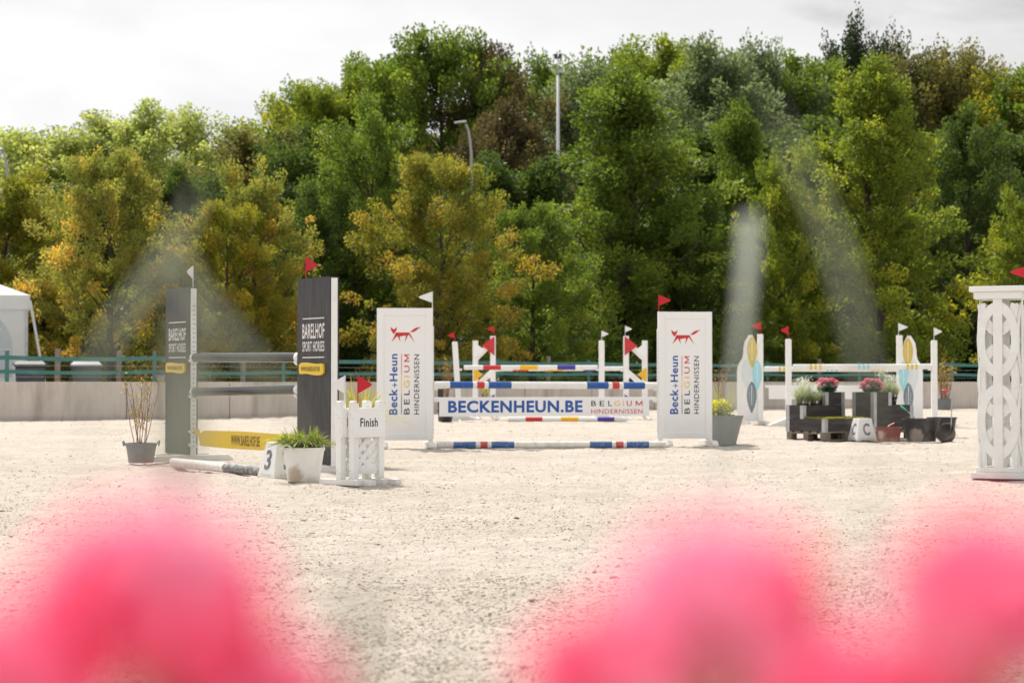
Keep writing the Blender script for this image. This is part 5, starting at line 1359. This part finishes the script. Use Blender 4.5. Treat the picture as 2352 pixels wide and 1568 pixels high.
far = [
 ('f1', L_LIME, 'light yellow-green tree at the top left corner of the treeline', 70, 104, 306, 330, .4, 'broadleaf_tree'),
 ('f3', L_LIME, 'light green tree above the orange-gold tree', 285, 106, 250, 300, 1.0, 'broadleaf_tree'),
 ('f4', L_LIME, 'sparse light tree with sky showing through, left of the dip in the treeline', 425, 108, 250, 200, 2.0, 'broadleaf_tree'),
 ('f1', L_LIME, 'low light green tree between the light tree and the sparse one', 175, 112, 335, 280, 3.0, 'broadleaf_tree'),
 ('f3', L_BROWNISH, 'rounded brownish-green tree in the dip of the treeline', 610, 104, 305, 300, 2.4, 'broadleaf_tree'),
 ('f2', L_YGREEN, 'lower yellow-green tree right of the sparse tree on the skyline', 575, 120, 292, 260, .3, 'broadleaf_tree'),
 ('f2', L_YGREEN, 'yellow-green tree stepping up the skyline left of the crest', 700, 122, 205, 220, 1.4, 'broadleaf_tree'),
 ('f1', L_YGREEN, 'bright-topped tree just below the crest on the left', 765, 116, 192, 200, 4.1, 'broadleaf_tree'),
 ('f1', L_GREEN, 'green tree climbing the skyline towards the crest', 865, 120, 138, 220, 5.0, 'broadleaf_tree'),
 ('f1', L_GREEN, 'highest bright green tree on the skyline left of the copper tree', 1005, 108, 74, 240, .9, 'broadleaf_tree'),
 ('f3', L_COPPER, 'copper-brown tree behind the curved street lamp', 1130, 110, 108, 220, 2.8, 'broadleaf_tree'),
 ('f3', L_COPPER, 'lower copper-brown tree below the crest, right of the street lamp', 1150, 98, 250, 230, .3, 'broadleaf_tree'),
 ('f2', L_GREEN, 'green tree in the notch left of the floodlight mast', 1255, 118, 135, 190, 1.2, 'broadleaf_tree'),
 ('f2', L_GREY, 'grey-green tree right behind the floodlight mast', 1335, 112, 150, 220, 3.6, 'broadleaf_tree'),
 ('f2', L_GREEN, 'green tree on the skyline above the broad green tree', 1420, 122, 112, 240, 4.7, 'broadleaf_tree'),
 ('f1', L_YGREEN, 'yellowish tree on the skyline right of centre', 1545, 120, 100, 260, 2.2, 'broadleaf_tree'),
 ('f3', L_GREY, 'rounded grey-green tree above the right fox wing', 1655, 108, 108, 300, 5.5, 'broadleaf_tree'),
 ('f2', L_GREY, 'slim grey tree with a pointed top right of the rounded grey one', 1755, 112, 102, 180, .6, 'broadleaf_tree'),
 ('f1', L_GREEN, 'green tree in the saddle left of the dark pine', 1850, 114, 135, 230, 1.8, 'broadleaf_tree'),
 ('p1', L_PINE, 'dark spiky pine on the skyline, highest on the right', 1950, 122, 58, 190, 0, 'pine_tree'),
 ('p1', L_PINE, 'second dark spiky pine right of the highest one', 2035, 126, 78, 150, 2.0, 'pine_tree'),
 ('f2', L_BROWNISH, 'brown-green tree on the skyline right of the pines', 2125, 120, 118, 220, 3.1, 'broadleaf_tree'),
 ('f2', L_BROWNISH, 'brown-green tree falling with the skyline at the right', 2210, 122, 118, 220, 4.4, 'broadleaf_tree'),
 ('f2', L_OLIVE, 'olive tree on the skyline near the top right corner', 2300, 118, 165, 230, 5.3, 'broadleaf_tree'),
 ('f1', L_GREEN, 'green tree at the right end of the skyline', 2390, 116, 160, 240, .1, 'broadleaf_tree'),
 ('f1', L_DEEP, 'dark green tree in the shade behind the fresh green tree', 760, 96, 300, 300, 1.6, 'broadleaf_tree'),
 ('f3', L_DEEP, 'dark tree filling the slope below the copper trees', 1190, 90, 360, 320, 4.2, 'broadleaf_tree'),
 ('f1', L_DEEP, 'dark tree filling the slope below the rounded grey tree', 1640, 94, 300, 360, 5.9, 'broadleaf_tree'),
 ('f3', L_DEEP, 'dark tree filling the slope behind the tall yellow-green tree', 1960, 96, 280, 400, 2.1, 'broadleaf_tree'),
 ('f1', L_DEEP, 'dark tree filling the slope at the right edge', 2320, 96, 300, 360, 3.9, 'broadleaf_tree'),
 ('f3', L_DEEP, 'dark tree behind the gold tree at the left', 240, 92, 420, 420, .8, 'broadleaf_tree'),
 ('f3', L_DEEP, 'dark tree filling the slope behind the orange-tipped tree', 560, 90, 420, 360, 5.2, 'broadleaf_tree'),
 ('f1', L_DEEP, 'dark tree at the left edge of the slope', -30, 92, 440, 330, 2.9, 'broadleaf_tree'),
]
for key, m, lab, x, d, ty, wpx, rz, nm in far:
    plant_tree(key, m, lab, x, d, ty, wpx * (1.8 if nm == 'broadleaf_tree' else 1.6), rz, group='farther trees on the slope', name=nm)

# undergrowth that closes the wood below the crowns
def undergrowth():
    g = np.random.default_rng(77); n = 110000
    t = g.uniform(-0.30, 0.30, n); x_ = t * F + CX; wd = wall_d(x_); d = wd + 15 + g.uniform(0, 1, n) ** 1.5 * 22
    X_ = t * d; hmax = 1.0 + 2.6 * vnoise(X_ * .35, d * .25, 41); z = hmax * g.uniform(0, 1, n) ** .8
    c = np.stack([X_, d, z + terrain_z(X_, d)], 1)
    ax = unit(g.normal(size=(n, 3)))
    hue = np.clip(vnoise(X_ * .8, z * .8 + d, 42) * .6 + g.uniform(0, .4, n), 0, 1)
    o = quads('undergrowth', leaf_quads(c, ax, .26 * g.uniform(.6, 1.2, n), .16, g), leaf_mat('undergrowth_leaf', (0.014, 0.024, 0.008), (0.034, 0.046, 0.014), trans=.25), None, hue)  # leaf colour darkened to stand for the deep shade below the crowns
    tag(o, 'dark leafy undergrowth beneath the trees behind the fence', 'undergrowth', kind='stuff')
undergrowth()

# ---------------------------------------------------------------- flowers and grasses close to the lens (far out of focus)
def near_flower(label, x, y, d, rpx, seed, tall=1.0):
    r = rpx / F * d; zc = Z(y, d); root = thing('geranium', label, 'flowering plant', (X(x, d), d, 0), 0, 'pink geraniums in front of the lens')
    g = np.random.default_rng(seed)
    mb = MB(); mb.tube([(0, .02, 0), (.01, .01, zc * .5), (0, 0, zc)], .003, 8); mb.obj('stem', STEM, root)
    q, h = petals((0, 0, zc), r * .90, 46, r * .46, g, .72); quads('flower_head', q, G_PINK, root, h)
    n = 26; c = np.stack([g.normal(0, .035, n), g.normal(.02, .03, n), g.uniform(.25, .62, n) * zc], 1)
    quads('leaves', leaf_quads(c, unit(g.normal(size=(n, 3)) + np.array([0, 0, .3])), .05, .05, g), G_BLUE, root, g.uniform(0, 1, n))
near_flower('out-of-focus pink flower head at the lower left', 350, 1385, .33, 290, 1)
near_flower('out-of-focus pink flower head cut by the lower left corner', 10, 1600, .31, 260, 2)
near_flower('out-of-focus pink flower head low between the lower left bloom and the open sand', 560, 1600, .34, 210, 3)
near_flower('large out-of-focus pink flower head right of centre at the bottom', 1640, 1400, .33, 262, 4)
near_flower('out-of-focus pink flower head overlapping the left of the large one', 1400, 1570, .35, 215, 5)
near_flower('out-of-focus pink flower head at the bottom between the large one and the right corner', 1890, 1590, .36, 190, 6)
near_flower('out-of-focus pink flower head at the lower right corner', 2290, 1390, .32, 262, 7)
near_flower('out-of-focus pink flower head low beside the right corner bloom', 2080, 1620, .34, 185, 8)

def reed(label, pts, d, w, m, name='grass_blade'):
    """a blade through surveyed points at distance d, standing in the ground"""
    P = [Vector((X(x, d), d, Z(y, d))) for x, y in pts]; P.append(Vector((P[-1].x, d, 0)))
    ws = list(w) + [w[-1]]; vs = []; fs = []
    for p, ww in zip(P, ws):
        vs += [(p.x - ww / 2, p.y, p.z), (p.x + ww / 2, p.y, p.z), (p.x, p.y + ww * .3, p.z)]
    for i in range(len(P) - 1):
        k = 3 * i; fs += [(k, k + 1, k + 4, k + 3), (k + 1, k + 2, k + 5, k + 4), (k + 2, k, k + 3, k + 5)]
    fs += [(2, 1, 0), (3 * len(P) - 3, 3 * len(P) - 2, 3 * len(P) - 1)]
    mb = MB(); mb.add(vs, fs); return tag(mb.obj(name, m), label, 'grass blade', 'grass blades in front of the lens')
RD = mat('reed_pale', (.66, .70, .64), .6, .1, 20, trans=.3); RG = mat('reed_green', (.42, .45, .37), .6, .1, 20, trans=.4)
reed('out-of-focus pale reed rising between the right fox wing and the leaf-painted wing', [(1722, 492), (1718, 600), (1706, 720), (1690, 860), (1665, 1000), (1640, 1150)], 0.93, [0.0072, 0.0070, 0.0058, 0.0035, 0.0022, 0.0016], RD)
reed('out-of-focus faint grass blade leaning down behind the planter boxes', [(1780, 260), (1850, 400), (1920, 560), (1965, 720), (1990, 860), (1998, 1000)], 0.608, [0.0010, 0.0027, 0.0038, 0.0038, 0.0022, 0.0010], RG)
reed('out-of-focus bent grass blade crossing before the left black wing', [(455, 430), (420, 520), (350, 640), (270, 740), (215, 850), (200, 1000)], 0.672, [0.0019, 0.0038, 0.0064, 0.0051, 0.0029, 0.0006], RG)
reed('out-of-focus grass blade running down right of the left black wing', [(400, 560), (440, 660), (520, 760), (600, 850), (660, 930), (690, 1050)], 0.640, [0.0026, 0.0058, 0.0058, 0.0038, 0.0022, 0.0006], RG)
reed('out-of-focus upright grass blade over the left black wing', [(425, 690), (430, 800), (428, 900), (420, 1010), (412, 1100)], 0.512, [0.0019, 0.0045, 0.0070, 0.0077, 0.0038], RG)
reed('out-of-focus short leaf over the open sand between the blooms', [(835, 1310), (828, 1400), (820, 1500), (810, 1600)], 0.384, [0.0013, 0.0045, 0.0051, 0.0026], RG)
